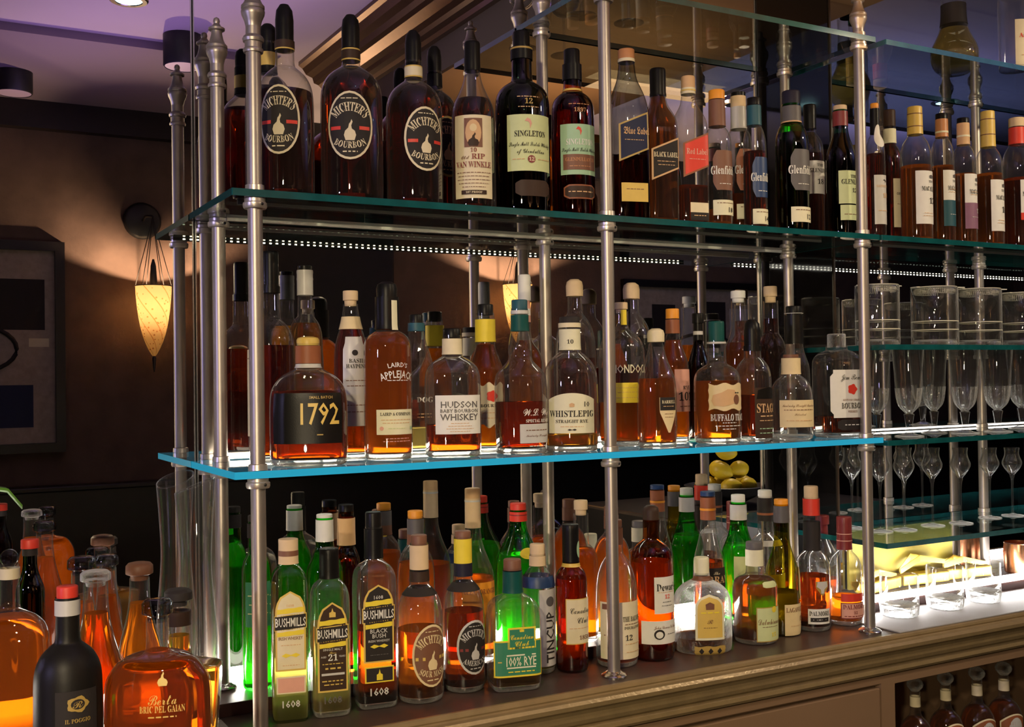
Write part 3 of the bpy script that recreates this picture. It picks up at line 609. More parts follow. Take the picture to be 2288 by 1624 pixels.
def picture(x0, x1, z0, z1, lab, shapes):
    t = empty('framed_picture', ((x0+x1)/2, YB, (z0+z1)/2), 0, lab, 'picture', 'framed abstract pictures on the wall opposite')
    w, h = (x1-x0)/2, (z1-z0)/2
    v, f = join(boxvf(-w, -w+.04, .0, .035, -h, h), boxvf(w-.04, w, .0, .035, -h, h), boxvf(-w+.04, w-.04, .0, .035, h-.04, h), boxvf(-w+.04, w-.04, .0, .035, -h, -h+.04)); mesh('frame', v, f, DARKWOOD, t)
    cv = box('canvas', -w+.04, w-.04, .0, .012, -h+.04, h-.04, P('speckled_grey_canvas', (.42, .34, .28), .8, var=.35, vs=40), t)
    for i, (a, b, c, d, k) in enumerate(shapes): box('painted_block', -w+a*2*w, -w+b*2*w, .012, .0128, -h+c*2*h, -h+d*2*h, C(k), cv)
    pts = [(w*(.10+.42*cos(k*pi/14)), .0135, -h*.02+h*.22*sin(k*pi/14)) for k in range(28)]; tube('painted_loop', pts, .010, C('ink'), cv, 6, True)
picture(-.72, .085, 1.27, 2.185, 'large abstract picture in a black frame, reflected beyond the first post', [(.55, .9, .58, .82, 'ink'), (.1, .4, .6, .85, 'grey'), (.5, .84, .12, .32, 'navy'), (.82, .92, .50, .54, 'cream')])
picture(3.05, 4.1, 1.35, 2.12, 'abstract picture in a black frame, reflected behind the second bay of bottles', [(.20, .36, .5, .82, 'ink'), (.50, .72, .55, .85, 'ink'), (.4, .48, .2, .8, 'silver'), (.75, .9, .5, .8, 'silver')])

# side bar with a bowl of lemons, seen only in the mirror
tag(box('side_bar', 1.62, 2.6, -1.25, -.62, .0, 1.10, DARKWOOD, b=.01), 'black bar block standing out in the room, reflected below the middle shelf', 'bar')
t = empty('fruit_bowl', (2.02, -.88, 1.10), 0, 'dark bowl heaped with lemons on the side bar, seen in the mirror', 'bowl')
lathe('bowl', [(0, .05), (.005, .05), (.03, .10), (.07, .15), (.072, .145), (.03, .09), (.012, 0)], BLACKP, t, 28)
LEM = P('lemon_peel', (.85, .62, .03), .4, var=.12, vs=20, bump=.35, bs=260)
lp_ = [(-.042, 0), (-.040, .007), (-.032, .018), (-.015, .029), (0, .032), (.015, .029), (.031, .019), (.039, .008), (.043, .004), (.044, 0)]
for i, (a, r, z) in enumerate([(0, .08, .07), (1.05, .08, .07), (2.1, .08, .07), (3.15, .08, .07), (4.2, .08, .07), (5.2, .08, .07), (.5, .045, .125), (2.6, .045, .125), (4.7, .045, .125), (0, 0, .19)]):
    v, f = lathevf(chaikin(lp_, 1), 18); o = mesh('lemon', v, f, LEM, None, True)
    o.location = (2.02+r*cos(a), -.88+r*sin(a), 1.10+z); o.rotation_euler = (pi/2+.4*sin(i*2), .5*cos(i), i*1.3); tag(o, 'yellow lemon heaped in the dark bowl, reflected below the middle shelf', 'lemon', 'lemons in the dark bowl')

# ------------------------------------------------------------------ glassware
def glass_thing(name, prof, X, Y, z, lab, cat, grp, m='clear', n=28, base=None, flute=0, fl=0):
    t = empty(name, (X, Y, z), random.random()*3, lab, cat, grp)
    for pn, pr_, mm in prof: lathe(pn, pr_, GLASS[mm], t, n, flute=flute if mm == 'cut' else 0, fl=fl)
    return t
def sc(pr_, h, r): return [(z*h, x*r) for z, x in pr_]
# flutes
FLU = lambda h, r: [('foot', sc([(0, 0), (0, .95), (.008, .95), (.02, .55), (.045, .22)], h, r), 'crystal'), ('stem', sc([(.045, .22), (.10, .20), (.22, .30), (.25, .34), (.262, .22)], h, r), 'crystal'),
    ('cut_bowl', sc(chaikin([(.262, .22), (.285, .34), (.33, .60), (.40, .76), (.55, .86)], 1), h, r), 'cut'), ('bowl', sc([(.55, .86), (.75, .92), (1, 1.04), (1, 1.0), (.76, .88), (.42, .70), (.30, .30), (.29, 0)], h, r), 'crystal')]
for i, (px, Y, w, lab) in enumerate([(1958, -.19, 62, 'first, half hidden by the post'), (2030, -.235, 66, 'second from the post'), (2086, -.165, 58, 'third from the post, set back'), (2155, -.235, 64, 'fourth from the post'),
        (2228, -.235, 66, 'fifth from the post'), (2282, -.17, 60, 'sixth from the post at the picture edge')]):
    p = atY(px, 880, Y); s = ppm((p.x, Y, 1.5)); h = atY(px, 779, Y).z-1.3985
    glass_thing('crystal_flute', FLU(h, w/2/s), p.x, Y, 1.3985, 'cut crystal flute on the glassware bay shelf, '+lab, 'flute', 'cut crystal flutes', flute=14, fl=.045)
# tulip tasting glasses
TUL = lambda h, r: [('foot', sc([(0, 0), (0, 1.15), (.008, 1.15), (.018, .6), (.035, .14)], h, r), 'crystal'), ('stem', sc([(.035, .14), (.1, .09), (.45, .10), (.55, .14), (.58, .24), (.60, .20)], h, r), 'crystal'),
    ('bowl', sc(chaikin([(.60, .20), (.64, .45), (.70, .78), (.76, .98), (.80, .98), (.87, .76), (.93, .68), (1, .76), (1, .73), (.93, .64), (.87, .72), (.78, .92), (.70, .72), (.64, .30), (.63, 0)], 1), h, r), 'crystal')]
for px, Y, lab in [(1903, -.085, 'first, just before the post'), (1966, -.17, 'second, just past the post'), (2020, -.185, 'third from the post'), (2083, -.17, 'fourth from the post'), (2146, -.18, 'fifth from the post'), (2211, -.15, 'sixth from the post'), (2262, -.155, 'seventh from the post')]:
    p = atY(px, 1090, Y); s = ppm((p.x, Y, 1.25)); h = atY(px, 1000, Y).z-1.1555
    glass_thing('tasting_glass', TUL(h, .0265), p.x if px != 1903 else max(p.x, 1.56), Y, 1.1555, 'tulip-shaped tasting glass on the lowest glass shelf, '+lab, 'tasting glass', 'tulip-shaped tasting glasses')
# mixing glasses with strainers
SPR = P('strainer_steel', (.86, .83, .74), .4, .15)
ETCH = P('etched_line', (.7, .68, .55), .6)
for px, Y, w, lab, hl in [(1960, -.20, 96, 'behind the third post', 1), (2088, -.205, 100, 'second from the third post', 1), (2187, -.205, 96, 'third from the third post', 1), (2284, -.205, 94, 'cut by the picture edge', 1)]:
    p = atY(px, 700, Y); s = ppm((p.x, Y, 1.7)); r = w/2/s; h = .148 if px < 2200 else .142
    t = empty('mixing_glass', (p.x, Y, 1.6265), 0, 'straight clear mixing glass on the glassware shelf, '+lab, 'mixing glass', 'mixing glasses with strainers')
    lathe('wall', [(.016, 0), (.016, r*.9), (.03, r*.955), (h, r*.965), (h+.0015, r*.985), (h, r), (.006, r), (0, r*.95), (0, 0)], GLASS['crystal'], t, 36)
    lathe('thick_base', [(.0005, 0), (.0005, r*.90), (.006, r*.94), (.013, r*.9), (.0145, 0)], GLASS['cut'], t, 36)
    for k, zz in enumerate((.040, .062)): lathe('etched_ring', [(zz, r+.0004), (zz+.0022, r+.0004)], ETCH, t, 36)
    t = empty('cocktail_strainer', (p.x, Y, 1.6265+h+.002), radians(random.uniform(-12, 6)), 'steel coil strainer lying on the mixing glass '+lab, 'strainer', 'coil strainers on the mixing glasses')
    lathe('plate', [(0, r*.40), (0, r*.96), (.0015, r*1.0), (.003, r*.96), (.003, r*.40), (0, r*.40)], SPR, t, 32)
    pts = []
    for k in range(640): a = k/640*1.75*pi+.6; b = k*.52; pts.append((r*(.80+.07*cos(b))*cos(a), r*(.80+.07*cos(b))*sin(a), -.0085+.007*sin(b)))
    tube('coil', pts, .0011, SPR, t, 5)
    v, f = boxvf(r*.85, r*1.62, -.007, .007, .002, .0045, .001); mesh('handle', v, f, SPR, t); box('prong', -r*1.12, -r*.9, -.012, .012, .001, .003, SPR, t)
# cut tumblers on the mat
for px, yb, yt, w, lab in [(2010, 1388, 1300, 84, 'nearest the third post'), (2112, 1371, 1280, 80, 'middle one of three'), (2198, 1356, 1270, 74, 'furthest from the third post')]:
    p = atZ(px, yb-14, .9535); s = ppm(p); r = w/2/s; h = (yb-yt)/s*1.02
    t = empty('cut_tumbler', (p.x, p.y, .9535), .2, 'heavy cut-glass tumbler on the pale mat, '+lab, 'tumbler', 'cut-glass tumblers on the pale mat')
    lathe('wall', [(.016, 0), (.018, r*.80), (.03, r*.90), (h, r*.95), (h+.001, r*.98), (h, r), (.028, r)], GLASS['crystal'], t, 32)
    lathe('cut_base', [(.0005, 0), (.0005, r*.86), (.004, r*.94), (.028, r), (.030, r*.9), (.017, 0)], GLASS['cut'], t, 36, flute=18, fl=.035)
tag(box('bar_mat', 1.497, 2.7, -.352, -.178, .9502, .9533, P('pale_grey_mat', (.33, .32, .33), .6, var=.06, vs=80, bump=.2, bs=400), b=.001), 'pale grey mat on the counter under the cut-glass tumblers', 'mat')
# lit cream board, brass tongs, copper mug behind the tumblers
tag(box('back_board', 1.69, 2.10, -.012, -.004, .976, 1.135, P('cream_yellow_board', (.70, .56, .10), .6, var=.05)), 'cream yellow board against the mirror under the lowest glass shelf', 'board')
for i, (x, y, rz, ry, lab) in enumerate([(1.93, -.045, -.1, .3, 'in the middle of three'), (2.10, -.05, -.12, .12, 'lying nearest the copper mug'), (1.75, -.055, .18, .1, 'nearest the third post')]):
    t = empty('bar_tongs', (x, y, .9765), rz, 'yellow brass bar tongs behind the cut tumblers, '+lab, 'tongs', 'brass tongs behind the tumblers')
    for sgn in (1, -1): mesh('blade', *(lambda q: (q, [[0, 1, 3, 2], [2, 3, 5, 4], [6, 8, 9, 7], [8, 10, 11, 9], [0, 2, 8, 6], [2, 4, 10, 8], [1, 7, 9, 3], [3, 9, 11, 5], [0, 6, 7, 1], [4, 5, 11, 10]]))([(-.075, sgn*.002-.0, z+dz) for dz in (0,) for z in (.030, .045)]+[(-.02, sgn*.018, .034+ry*.1), (-.02, sgn*.018, .050+ry*.1)]+[(.08, sgn*.008, .012+ry*.12), (.08, sgn*.008, .024+ry*.12)]+[(-.075, sgn*.002+.002, z) for z in (.030, .045)]+[(-.02, sgn*.018+.002, .034+ry*.1), (-.02, sgn*.018+.002, .050+ry*.1)]+[(.08, sgn*.008+.002, .012+ry*.12), (.08, sgn*.008+.002, .024+ry*.12)]), P('yellow_brass', (.85, .60, .10), .35, .6), t)
    box('tray_foot', -.08, .085, -.02, .02, 0, .030+ry*.0, P('yellow_brass', (.85, .60, .10), .35, .6), t, b=.004)
p = atY(2272, 1255, -.085)
t = empty('copper_mug', (p.x+.01, -.085, .9755), 0, 'hammered copper mug beyond the tumblers at the mirror', 'mug')
lathe('body', [(0, 0), (0, .036), (.004, .040), (.06, .043), (.085, .040), (.087, .0415), (.088, .039), (.06, .040), (.006, .036), (.006, 0)], COPPER, t, 32)
tube('handle', [(.041, 0, .07), (.065, 0, .072), (.072, 0, .05), (.064, 0, .028), (.041, 0, .026)], .004, BRASS, t)
# stemmed glasses upside down on the topmost shelf
for px, py, lab in [(1405, 52, 'nearer the middle of the second bay'), (1300, 36, 'beside the second post')]:
    p = atZ(px, py, 2.3565)
    t = empty('wine_glass', (p.x, p.y, 2.3565), 0, 'stemmed wine glass on the topmost glass shelf, '+lab, 'wine glass', 'wine glasses on the topmost shelf')
    lathe('foot', [(0, 0), (0, .034), (.001, .034), (.004, .015), (.008, .004)], GLASS['clear'], t, 32); lathe('stem', [(.008, .004), (.03, .003), (.09, .003), (.095, .006)], GLASS['clear'], t, 16)
    lathe('bowl', chaikin([(.095, .005), (.10, .02), (.125, .04), (.16, .044), (.21, .034), (.21, .033), (.16, .042), (.127, .038), (.102, .016), (.098, 0)], 1), GLASS['clear'], t, 32)
# slant-topped carafe
p = atY(437, 1230, -.085); s = ppm((p.x, -.085, 1.2)); H = atY(430, 1066, -.085).z-.975
t = empty('glass_carafe', (p.x, -.085, .975), 0, 'tall waisted glass carafe with a slanted rim beside the first post', 'carafe')
cp_ = chaikin([(0, .024), (.02, .030), (.25, .037), (.42, .031), (.60, .026), (.78, .029), (1, .034)], 2); nn = 32; v, f = [], []
for wall in (0, .0015):
    for z, r in cp_:
        for k in range(nn): a = 2*pi*k/nn; rr = r*1.08-wall; v.append((rr*cos(a), rr*sin(a), z*(H-.03*(1-cos(a+.6))*.5*(z**3)) if not wall else max(.012, z*(H-.03*(1-cos(a+.6))*.5*(z**3)))))
m_ = len(cp_)
for w_ in (0, 1):
    for j in range(m_-1):
        for k in range(nn): a = w_*m_*nn+j*nn; q = [a+k, a+(k+1) % nn, a+nn+(k+1) % nn, a+nn+k]; f.append(q if not w_ else q[::-1])
for k in range(nn): a = (m_-1)*nn; b = (2*m_-1)*nn; f.append([a+k, a+(k+1) % nn, b+(k+1) % nn, b+k])
f += [list(range(nn))[::-1], [m_*nn+k for k in range(nn)]]
mesh('body', v, f, GLASS['crystal'], t, True)
# leafy plant at the frame's edge
p = atY(10, 1125, -.33); t = empty('potted_plant', (p.x-.15, -.33, .95), 0, 'potted plant whose single green leaf tip enters above the decanters', 'plant')
lathe('pot', [(0, 0), (0, .045), (.10, .06), (.104, .06), (.104, .055), (.09, .053), (.09, 0)], BLACKP, t, 24)
for k, (a, ln, ht) in enumerate([(.05, .165, .40), (1.6, .15, .28), (2.7, .16, .26), (3.9, .13, .30), (5.0, .14, .25)]):
    v, f = [], []
    for i in range(9):
        q = i/8; w = .027*sin(pi*min(.97, q*.9+.06))+.0006; r = .01+ln*q; z = .09+ht*sin(q*2.0)*.9
        for sg in (-1, 0, 1): v.append((r*cos(a)-sg*w*sin(a), r*sin(a)+sg*w*cos(a), z+abs(sg)*.006))
    for i in range(8):
        for j in (0, 1): b = i*3+j; f.append([b, b+1, b+4, b+3])
    o = mesh('leaf', v, f, P('leaf_green', (.16, .42, .05), .45, var=.2, vs=30), t, True); sm = o.modifiers.new('thick', 'SOLIDIFY'); sm.thickness = .0012
# woven grey mat by the decanters
tag(box('woven_mat', -.14, -.035, -.29, -.17, .9502, .9525, P('grey_woven_mat', (.34, .33, .28), .6, var=.3, vs=160, bump=.5, bs=300), b=.0008), 'grey ribbed mat on the counter between the disc decanter and the first post', 'mat')

# ------------------------------------------------------------------ the bottles
def mich(y0, y1, word, ring, face, ink, u=0, acc='red', w=94, k=1):
    """oval label with a ring, arched lettering and a little still, rows y0..y1"""
    c = (y0+y1)/2; h = y1-y0; a = h*.40
    return (y0, y1, w, face, 'oval', {'border': ring, 'bw': 5*k, 'u': u, 'txt': [("MICHTER'S", c-h*.27, h*.13, ink, 's', w*.84, 0, a*.74), ('still', c+h*.07, h*.30, ink, '*.62'), ('box', c+h*.04, h*.05, acc, '*3', 0, -w*.30), ('box', c+h*.04, h*.05, acc, '*3', 0, w*.30),
            (word, c+h*.29, h*.095, ink, 's', w*.66, 0, -a*1.0), ('', c+h*.385, h*.03, ink, '-', w*.30), ('', c-h*.39, h*.022, ink, '-', w*.36)]})
B = bottle; T, M_, S_ = 'T', 'M', 'S'
# ---- upper shelf
B('round-shouldered bourbon bottle with black oval label, half hidden by the first post', 637, -.235, 12, 126, T, 'mich', 'clear', 'deep', 208, ('black', 98, 40, 'round'), [(90, 114, 'gold'), (93, 111, 'dkbrown', .0014)], [mich(190, 346, 'BOURBON', 'cream', 'ink', 'cream')], rz=-31)
B('black-capped bourbon bottle at the back corner, gold neck label showing beside the first post', 600, -.09, 55, 104, T, 'mich', 'clear', 'deep', 200, ('black', 100, 36, 'round'), [(100, 165, 'black'), (120, 150, 'gold', .0014)], rz=-20)
B('full dark bourbon bottle with black oval label facing straight out, between two alike', 785, -.235, 35, 138, T, 'mich', 'clear', 'deep', 152, ('black', 110, 40, 'round'), [(112, 138, 'gold'), (115, 135, 'dkbrown', .0014)], [mich(205, 358, 'BOURBON', 'cream', 'ink', 'cream', w=104)], rz=-24)
B('dark bourbon bottle with black oval label turned towards the cream-labelled bottle', 925, -.235, 70, 126, T, 'mich', 'clear', 'deep', 180, ('black', 142, 36, 'round'), [(150, 176, 'gold'), (153, 173, 'cream', .0014)], [mich(238, 382, 'BOURBON', 'cream', 'ink', 'cream', w=98)], rz=0)
B('bourbon bottle set back, its black oval label peeping from behind its neighbour', 972, -.09, 105, 104, T, 'mich', 'clear', 'deep', 205, ('black', 165, 32, 'round'), [(168, 196, 'black')], [mich(258, 395, 'BOURBON', 'dgold', 'ink', 'tan', w=88)], rz=8)
B('slope-shouldered bourbon bottle with tall cream label bearing an old portrait', 1057, -.235, 95, 97, T, 'slope', 'clear', 'deep', 224, ('black', 155, 36, 'flat'), [(100, 160, 'black')],
  [(257, 443, 92, 'cream', 'rect', {'txt': [('box', 297, 64, 'brown', '*.62'), ('disc', 297, 58, 'tan', '*.60'), ('disc', 286, 17, 'parch', '*.9'), ('still', 312, 30, 'dkbrown', '*.9'), ('10', 336, 9, 'maroon', 's'), ('Old', 352, 8, 'brown', 'i', 0, -18), ('RIP', 350, 12, 'maroon', 's', 0, 10), ('VAN WINKLE', 368, 13, 'maroon', 's', 80),
   ('', 386, 2.5, 'brown', '-', 76), ('', 394, 2.2, 'brown', '-', 70), ('', 402, 2.2, 'brown', '-', 74), ('', 410, 2.2, 'brown', '-', 66), ('', 418, 2.2, 'brown', '-', 50), ('box', 430, 9, 'dkbrown', '*6'), ('107 PROOF', 430, 4.5, 'cream', 's', 44)]})], rz=-27)
B('large green-black whisky bottle with wide pale label, black capsule', 1167, -.225, 72, 122, T, 'dome', 'black', 'deep', 262, ('black', 112, 38, 'flat'), [(100, 136, 'black', .0022), (110, 114, 'dgold', .0026)],
  [(256, 382, 108, 'lime', 'rect', {'u': 4, 'txt': [('bird', 276, 24, 'pink', '*.8', 0, -6), ('SINGLETON', 299, 13, 'ink', 's', 72), ('Single Malt Scotch Whisky', 322, 10, 'ink', 'i', 98), ('of Glendullan', 338, 10, 'ink', 'i', 62), ('disc', 356, 17, 'maroon', '*1'), ('12', 356, 8, 'cream', 's'), ('', 356, 3, 'tan', '-', 26, -28), ('', 356, 3, 'tan', '-', 34, 32)]}),
   (402, 438, 84, 'dkbrown', 'oct', {'u': 10})], [('12', 226, 12, 'dgold', 's'), ('', 216, 3, 'tan', '-', 50), ('', 239, 3, 'tan', '-', 46)], rz=-16)
B('dark whisky bottle with mint green label, beside the second post', 1280, -.225, 112, 96, T, 'dome', 'brown', 'deep', 210, ('black', 150, 36, 'flat'), [(140, 182, 'black', .0022), (202, 207, 'gold')],
  [(277, 390, 92, 'mint', 'rect', {'txt': [('bird', 293, 20, 'red', '*.8', 0, -4), ('SINGLETON', 317, 13, 'white', 's', 64), ('Single Malt Scotch Whisky', 334, 9, 'ink', 'i', 84), ('box', 362, 34, 'brown', '*2.3'), ('GLENDULLAN 18', 356, 8, 'copper', 's', 68), ('', 371, 2.5, 'copper', '-', 50)]}), (412, 444, 78, 'dkbrown', 'oct', {'border': 'rust', 'bw': 3, 'txt': [('', 428, 4, 'tan', '-', 56)]})],
  [('', 232, 3, 'copper', '-', 50), ('1897', 245, 9, 'copper', 's')], rz=-12)
sq = dict(dr=.95, ex=5)
def walker(y0, y1, face, edge, words, ink, w, sh=.42): return (y0, y1, w, face, 'rect', {'border': edge, 'bw': 4, 'shear': sh, 'txt': words})
B('square whisky bottle with slanted navy label and copper stopper, just past the second post', 1402, -.235, 112, 84, T, 'square', 'smoke', 'deep', 352, ('copper', 134, 37, 'flat'), [(134, 141, 'cream')], [walker(262, 346, 'navy', 'dgold', [('Blue Label', 292, 15, 'tan', 'b', 60, 6), ('', 312, 2.5, 'tan', '-', 44)], 'tan', 70), (408, 450, 62, 'gold', 'rect', {'txt': [('', 422, 2.5, 'brown', '-', 40)]})], rz=-14, **sq)
B('square whisky bottle with slanted black label and black capsule, amber to the shoulder', 1472, -.235, 155, 74, T, 'square', 'clear', 'amber', 216, ('black', 214, 36, 'flat'), [(200, 216, 'black')], [walker(318, 388, 'ink', 'tan', [('BLACK LABEL', 345, 11, 'cream', 's', 58), ('', 360, 2.5, 'tan', '-', 44), ('', 368, 2.5, 'tan', '-', 40)], 'cream', 68)], rz=-10, **sq)
B('nearly empty square whisky bottle with slanted orange-red label', 1540, -.235, 172, 72, T, 'square', 'clear', 'red', 418, ('tan', 202, 31, 'flat'), [(197, 212, 'cream'), (203, 206, 'gold', .0018)], [walker(306, 382, 'red', 'rust', [('Red Label', 338, 13, 'pink', 's', 52), ('', 355, 2.5, 'pink', '-', 40)], 'pink', 66), (452, 474, 46, 'cream', 'rect', {'u': 4}), (474, 492, 46, 'ink', 'rect', {'u': 4, 'txt': [('', 481, 3, 'tan', '-', 30)]})], rz=-8, **sq)
def glenf(y0, y1, face, num, yn, w, txc='white'): return [(y0, y1, w, face, 'oct', {'txt': [('Glenfiddich', (y0+y1)/2, 19, txc, 's', w*1.25, 3), ('', y1-14, 2.5, txc, '-', w*.5)]}), (yn, yn+34, w*1.02, 'pale', 'rect', {'txt': [(num, yn+22, 11, 'ink', 'p', 0, w*.2), ('', yn+7, 2.5, 'brown', '-', w*.7)]})]
B('clear malt bottle with brown eight-sided label numbered 18 and an orange cap', 1604, -.25, 203, 62, T, 'std', 'clear', 'amber', 470, ('orange', 224, 36, 'flat'), [(226, 284, 'brown')], glenf(335, 424, 'brown', '18', 446, 58), rz=-6)
B('clear malt bottle with rust eight-sided label numbered 15, squeezed between two alike', 1652, -.185, 208, 56, T, 'std', 'clear', 'orange', 435, ('black', 216, 33, 'flat'), [(217, 241, 'cork'), (241, 290, 'silver')], glenf(332, 425, 'rust', '15', 455, 52), rz=0)
B('malt bottle with blue eight-sided label numbered 14 and blue capsule', 1687, -.245, 220, 52, T, 'std', 'clear', 'deep', 340, ('black', 236, 31, 'flat'), [(238, 282, 'dteal')], glenf(350, 440, 'blue', '14', 466, 48), rz=0)
B('dark green malt bottle with grey eight-sided label numbered 12, before the black panel', 1770, -.24, 205, 74, T, 'std', 'green', 'deep', 300, ('grape', 238, 40, 'flat'), [(240, 274, 'grey'), (274, 277, 'tan', .0015)], glenf(332, 424, 'grey', '12', 461, 62), rz=0, grp=None)
B('slim malt bottle with a white label, mostly behind the green bottle', 1812, -.12, 235, 58, T, 'std', 'clear', 'deep', 345, ('black', 262, 28, 'flat'), [(262, 290, 'black')], [(358, 432, 54, 'white', 'rect', {'txt': [('THE', 368, 6, 'ink', 's'), ('GLENLIVET', 380, 9, 'ink', 's', 50), ('18', 405, 11, 'ink', 's')]})], rz=0)
B('dark green whisky bottle with two pale yellow labels, beside the third post', 1880, -.235, 237, 66, T, 'std', 'dgreen', 'deep', 300, ('cork', 251, 30, 'flat'), [(251, 284, 'maroon')], [(380, 454, 62, 'lime', 'rect', {'txt': [('THE', 393, 7, 'ink', 's', 0, 6), ('GLENLIVET', 405, 11, 'ink', 's', 58, 4), ('12', 424, 9, 'ink', 's', 0, 6)]}), (457, 491, 56, 'lime', 'rect', {'txt': [('disc', 466, 6, 'maroon', '*.8', 0, 12), ('', 478, 2.5, 'brown', '-', 40)]})], rz=-2)
B('malt bottle with silver-grey label and white teardrop on its neck, just past the third post', 1957, -.25, 232, 42, T, 'std', 'clear', 'deep', 345, ('orange', 244, 18, 'flat'), [(244, 300, 'black')], [(390, 500, 42, 'silver', 'rect', {'txt': [('bird', 404, 8, 'ink', '*1.5', 0, 3), ('GLENLIVET', 415, 5, 'tan', 's', 32), ('18', 436, 10, 'tan', 's', 0, 5), ('', 470, 2.5, 'tan', '-', 26)]}), (275, 328, 20, 'white', 'oval', {'u': -2})], rz=0)
B('dark malt bottle with narrow cream label and torn cream neck strip', 1990, -.15, 247, 52, T, 'std', 'clear', 'deep', 310, ('dkbrown', 284, 27, 'flat'), [(290, 322, 'pale')], [(398, 507, 44, 'cream', 'rect', {'u': 6, 'txt': [('ORIGINAL', 432, 6, 'ink', 's', 30), ('', 455, 2, 'brown', '-', 28)]})], rz=0)
def macal(y0, y1, num, w, low=None, lc=None, yn=None): return [(y0, y1, w, 'white', 'rect', {'u': 2, 'txt': [('crown', y0+13, 9, 'grey', '*1.4', 0, w*.15), ('THE', y0+24, 5, 'grey', 's', 0, w*.12), ('MACALLAN', y0+40, 10, 'ink', 's', w*.78, w*.10)]+([(num, y0+67, 13, 'ink', 's', 0, w*.18)] if not low else [])+[('', y1-18, 2, 'tan', '-', w*.5), ('', y1-24, 2, 'tan', '-', w*.42)]})]+([(low, low+58, w, lc, 'rect', {'u': 2, 'txt': [(num, low+18, 10, 'silver', 's', 0, w*.2), ('', low+32, 2, 'silver', '-', w*.4)]})] if low else [])
B('pale clear malt bottle, tall white label numbered 12, gold capsule, second past the third post', 2047, -.235, 240, 68, T, 'tallneck', 'clear', 'amber', 372, ('gold', 257, 32, 'flat'), [(257, 302, 'gold'), (256, 258, 'brown', .0016), (284, 286, 'brown', .0016)], macal(380, 499, '12', 60), rz=-4)
B('malt bottle with white and blue label under a black cap', 2107, -.215, 255, 50, T, 'tallneck', 'clear', 'amber', 372, ('black', 268, 26, 'flat'), [(268, 308, 'copper'), (295, 299, 'pale', .0016)], macal(379, 446, '', 46, 446, 'dteal'), rz=0)
B('malt bottle with white and purple label numbered 17', 2155, -.235, 265, 52, T, 'tallneck', 'clear', 'amber', 390, ('black', 277, 26, 'flat'), [(277, 325, 'tan'), (304, 308, 'pale', .0016)], macal(387, 452, '17', 49, 452, 'purple'), rz=0)
B('malt bottle with tall white label numbered 18 and ringed gold capsule', 2210, -.235, 250, 60, T, 'tallneck', 'clear', 'amber', 390, ('gold', 268, 30, 'flat'), [(268, 330, 'gold'), (268, 270, 'brown', .0016), (302, 304, 'brown', .0016)], macal(400, 515, '18', 52), rz=0)
B('malt bottle with red capsule and white label at the picture edge', 2275, -.235, 265, 66, T, 'tallneck', 'clear', 'red', 400, ('cork', 285, 34, 'flat'), [(287, 324, 'red')], [(400, 474, 52, 'white', 'rect', {'txt': [('MACALLAN', 432, 10, 'ink', 's', 44)]}), (474, 490, 52, 'red', 'rect')], rz=0)
# ---- topmost shelf
B('bulbous flask of golden liquid, dark band on its neck, on the topmost shelf', 2132, -.186, -60, 104, 'Z', 'flask', 'clear', 'pale', 66, ('black', -50, 40, 'flat'), [(12, 58, 'ink')], name='flask', cat='flask', pm=110)
B('clear bottle with tall cream label and red print, on the topmost shelf', 2268, -.281, -120, 70, 'Z', 'std', 'clear', None, 0, ('teal', -100, 30, 'flat'), [(-100, -80, 'teal')], [(40, 153, 56, 'cream', 'rect', {'u': 2, 'txt': [('crown', 60, 12, 'pink', '*.8'), ('Ardbeg', 76, 10, 'red', 's', 40), ('TEN', 100, 6, 'red', 's'), ('', 120, 3, 'tan', '-', 30)]})], pm=110, rz=-10)
# ---- middle shelf
B('tall dark-spirited bottle with a paper strip over its black cap, behind the first post', 606, -.105, 562, 104, M_, 'dome', 'clear', 'dark', 772, ('black', 640, 36, 'flat'), [(640, 655, 'black')], [(780, 975, 60, 'cream', 'rect', {'u': -40, 'txt': [('', 800, 3, 'brown', '-', 30)]})], rz=-40)
B('long-necked clear bottle with pale grey capsule rising above the squat black-labelled decanter', 683, -.06, 594, 76, M_, 'bulb', 'clear', 'gold', 722, ('black', 604, 31, 'flat'), [(604, 660, 'silver', .0016), (606, 611, 'silver', .002), (622, 626, 'silver', .002)], rz=-20)
B('squat rounded decanter with large black label, thin gold numerals and brown leather neck band', 690, -.238, 752, 172, M_, 'squat', 'clear', 'dark', 872, ('gold', 772, 50, 'round'), [(773, 812, 'rust', .0024), (813, 822, 'silver', .0016)], [(878, 992, 158, 'black', 'rect', {'u': 0, 'txt': [('1792', 925, 46, 'gold', 'p', 84, 28), ('SMALL BATCH', 888, 6, 'dgold', 'p', 50, 30), ('', 972, 4, 'dgold', '-', 14, 28)]})], rz=-22, dr=.72, ex=2.6, name='whiskey_decanter', cat='decanter')
B('amber bottle wearing a grey paper bib label, pale cork in its neck', 785, -.13, 650, 76, M_, 'slope', 'clear', 'red', 735, ('cork', 684, 34, 'cork'), [(708, 736, 'parch')], [(752, 952, 54, 'silver', 'notch', {'u': 4, 'txt': [('disc', 788, 13, 'ink', '*1'), ('BASIL', 806, 9, 'ink', 's', 34, 4), ("HAYDEN'S", 818, 9, 'ink', 's', 46, 4), ('', 850, 2.5, 'brown', '-', 40), ('', 862, 2.5, 'brown', '-', 36), ('', 905, 2.5, 'brown', '-', 40), ('', 920, 2.5, 'brown', '-', 36)]})], rz=-14)
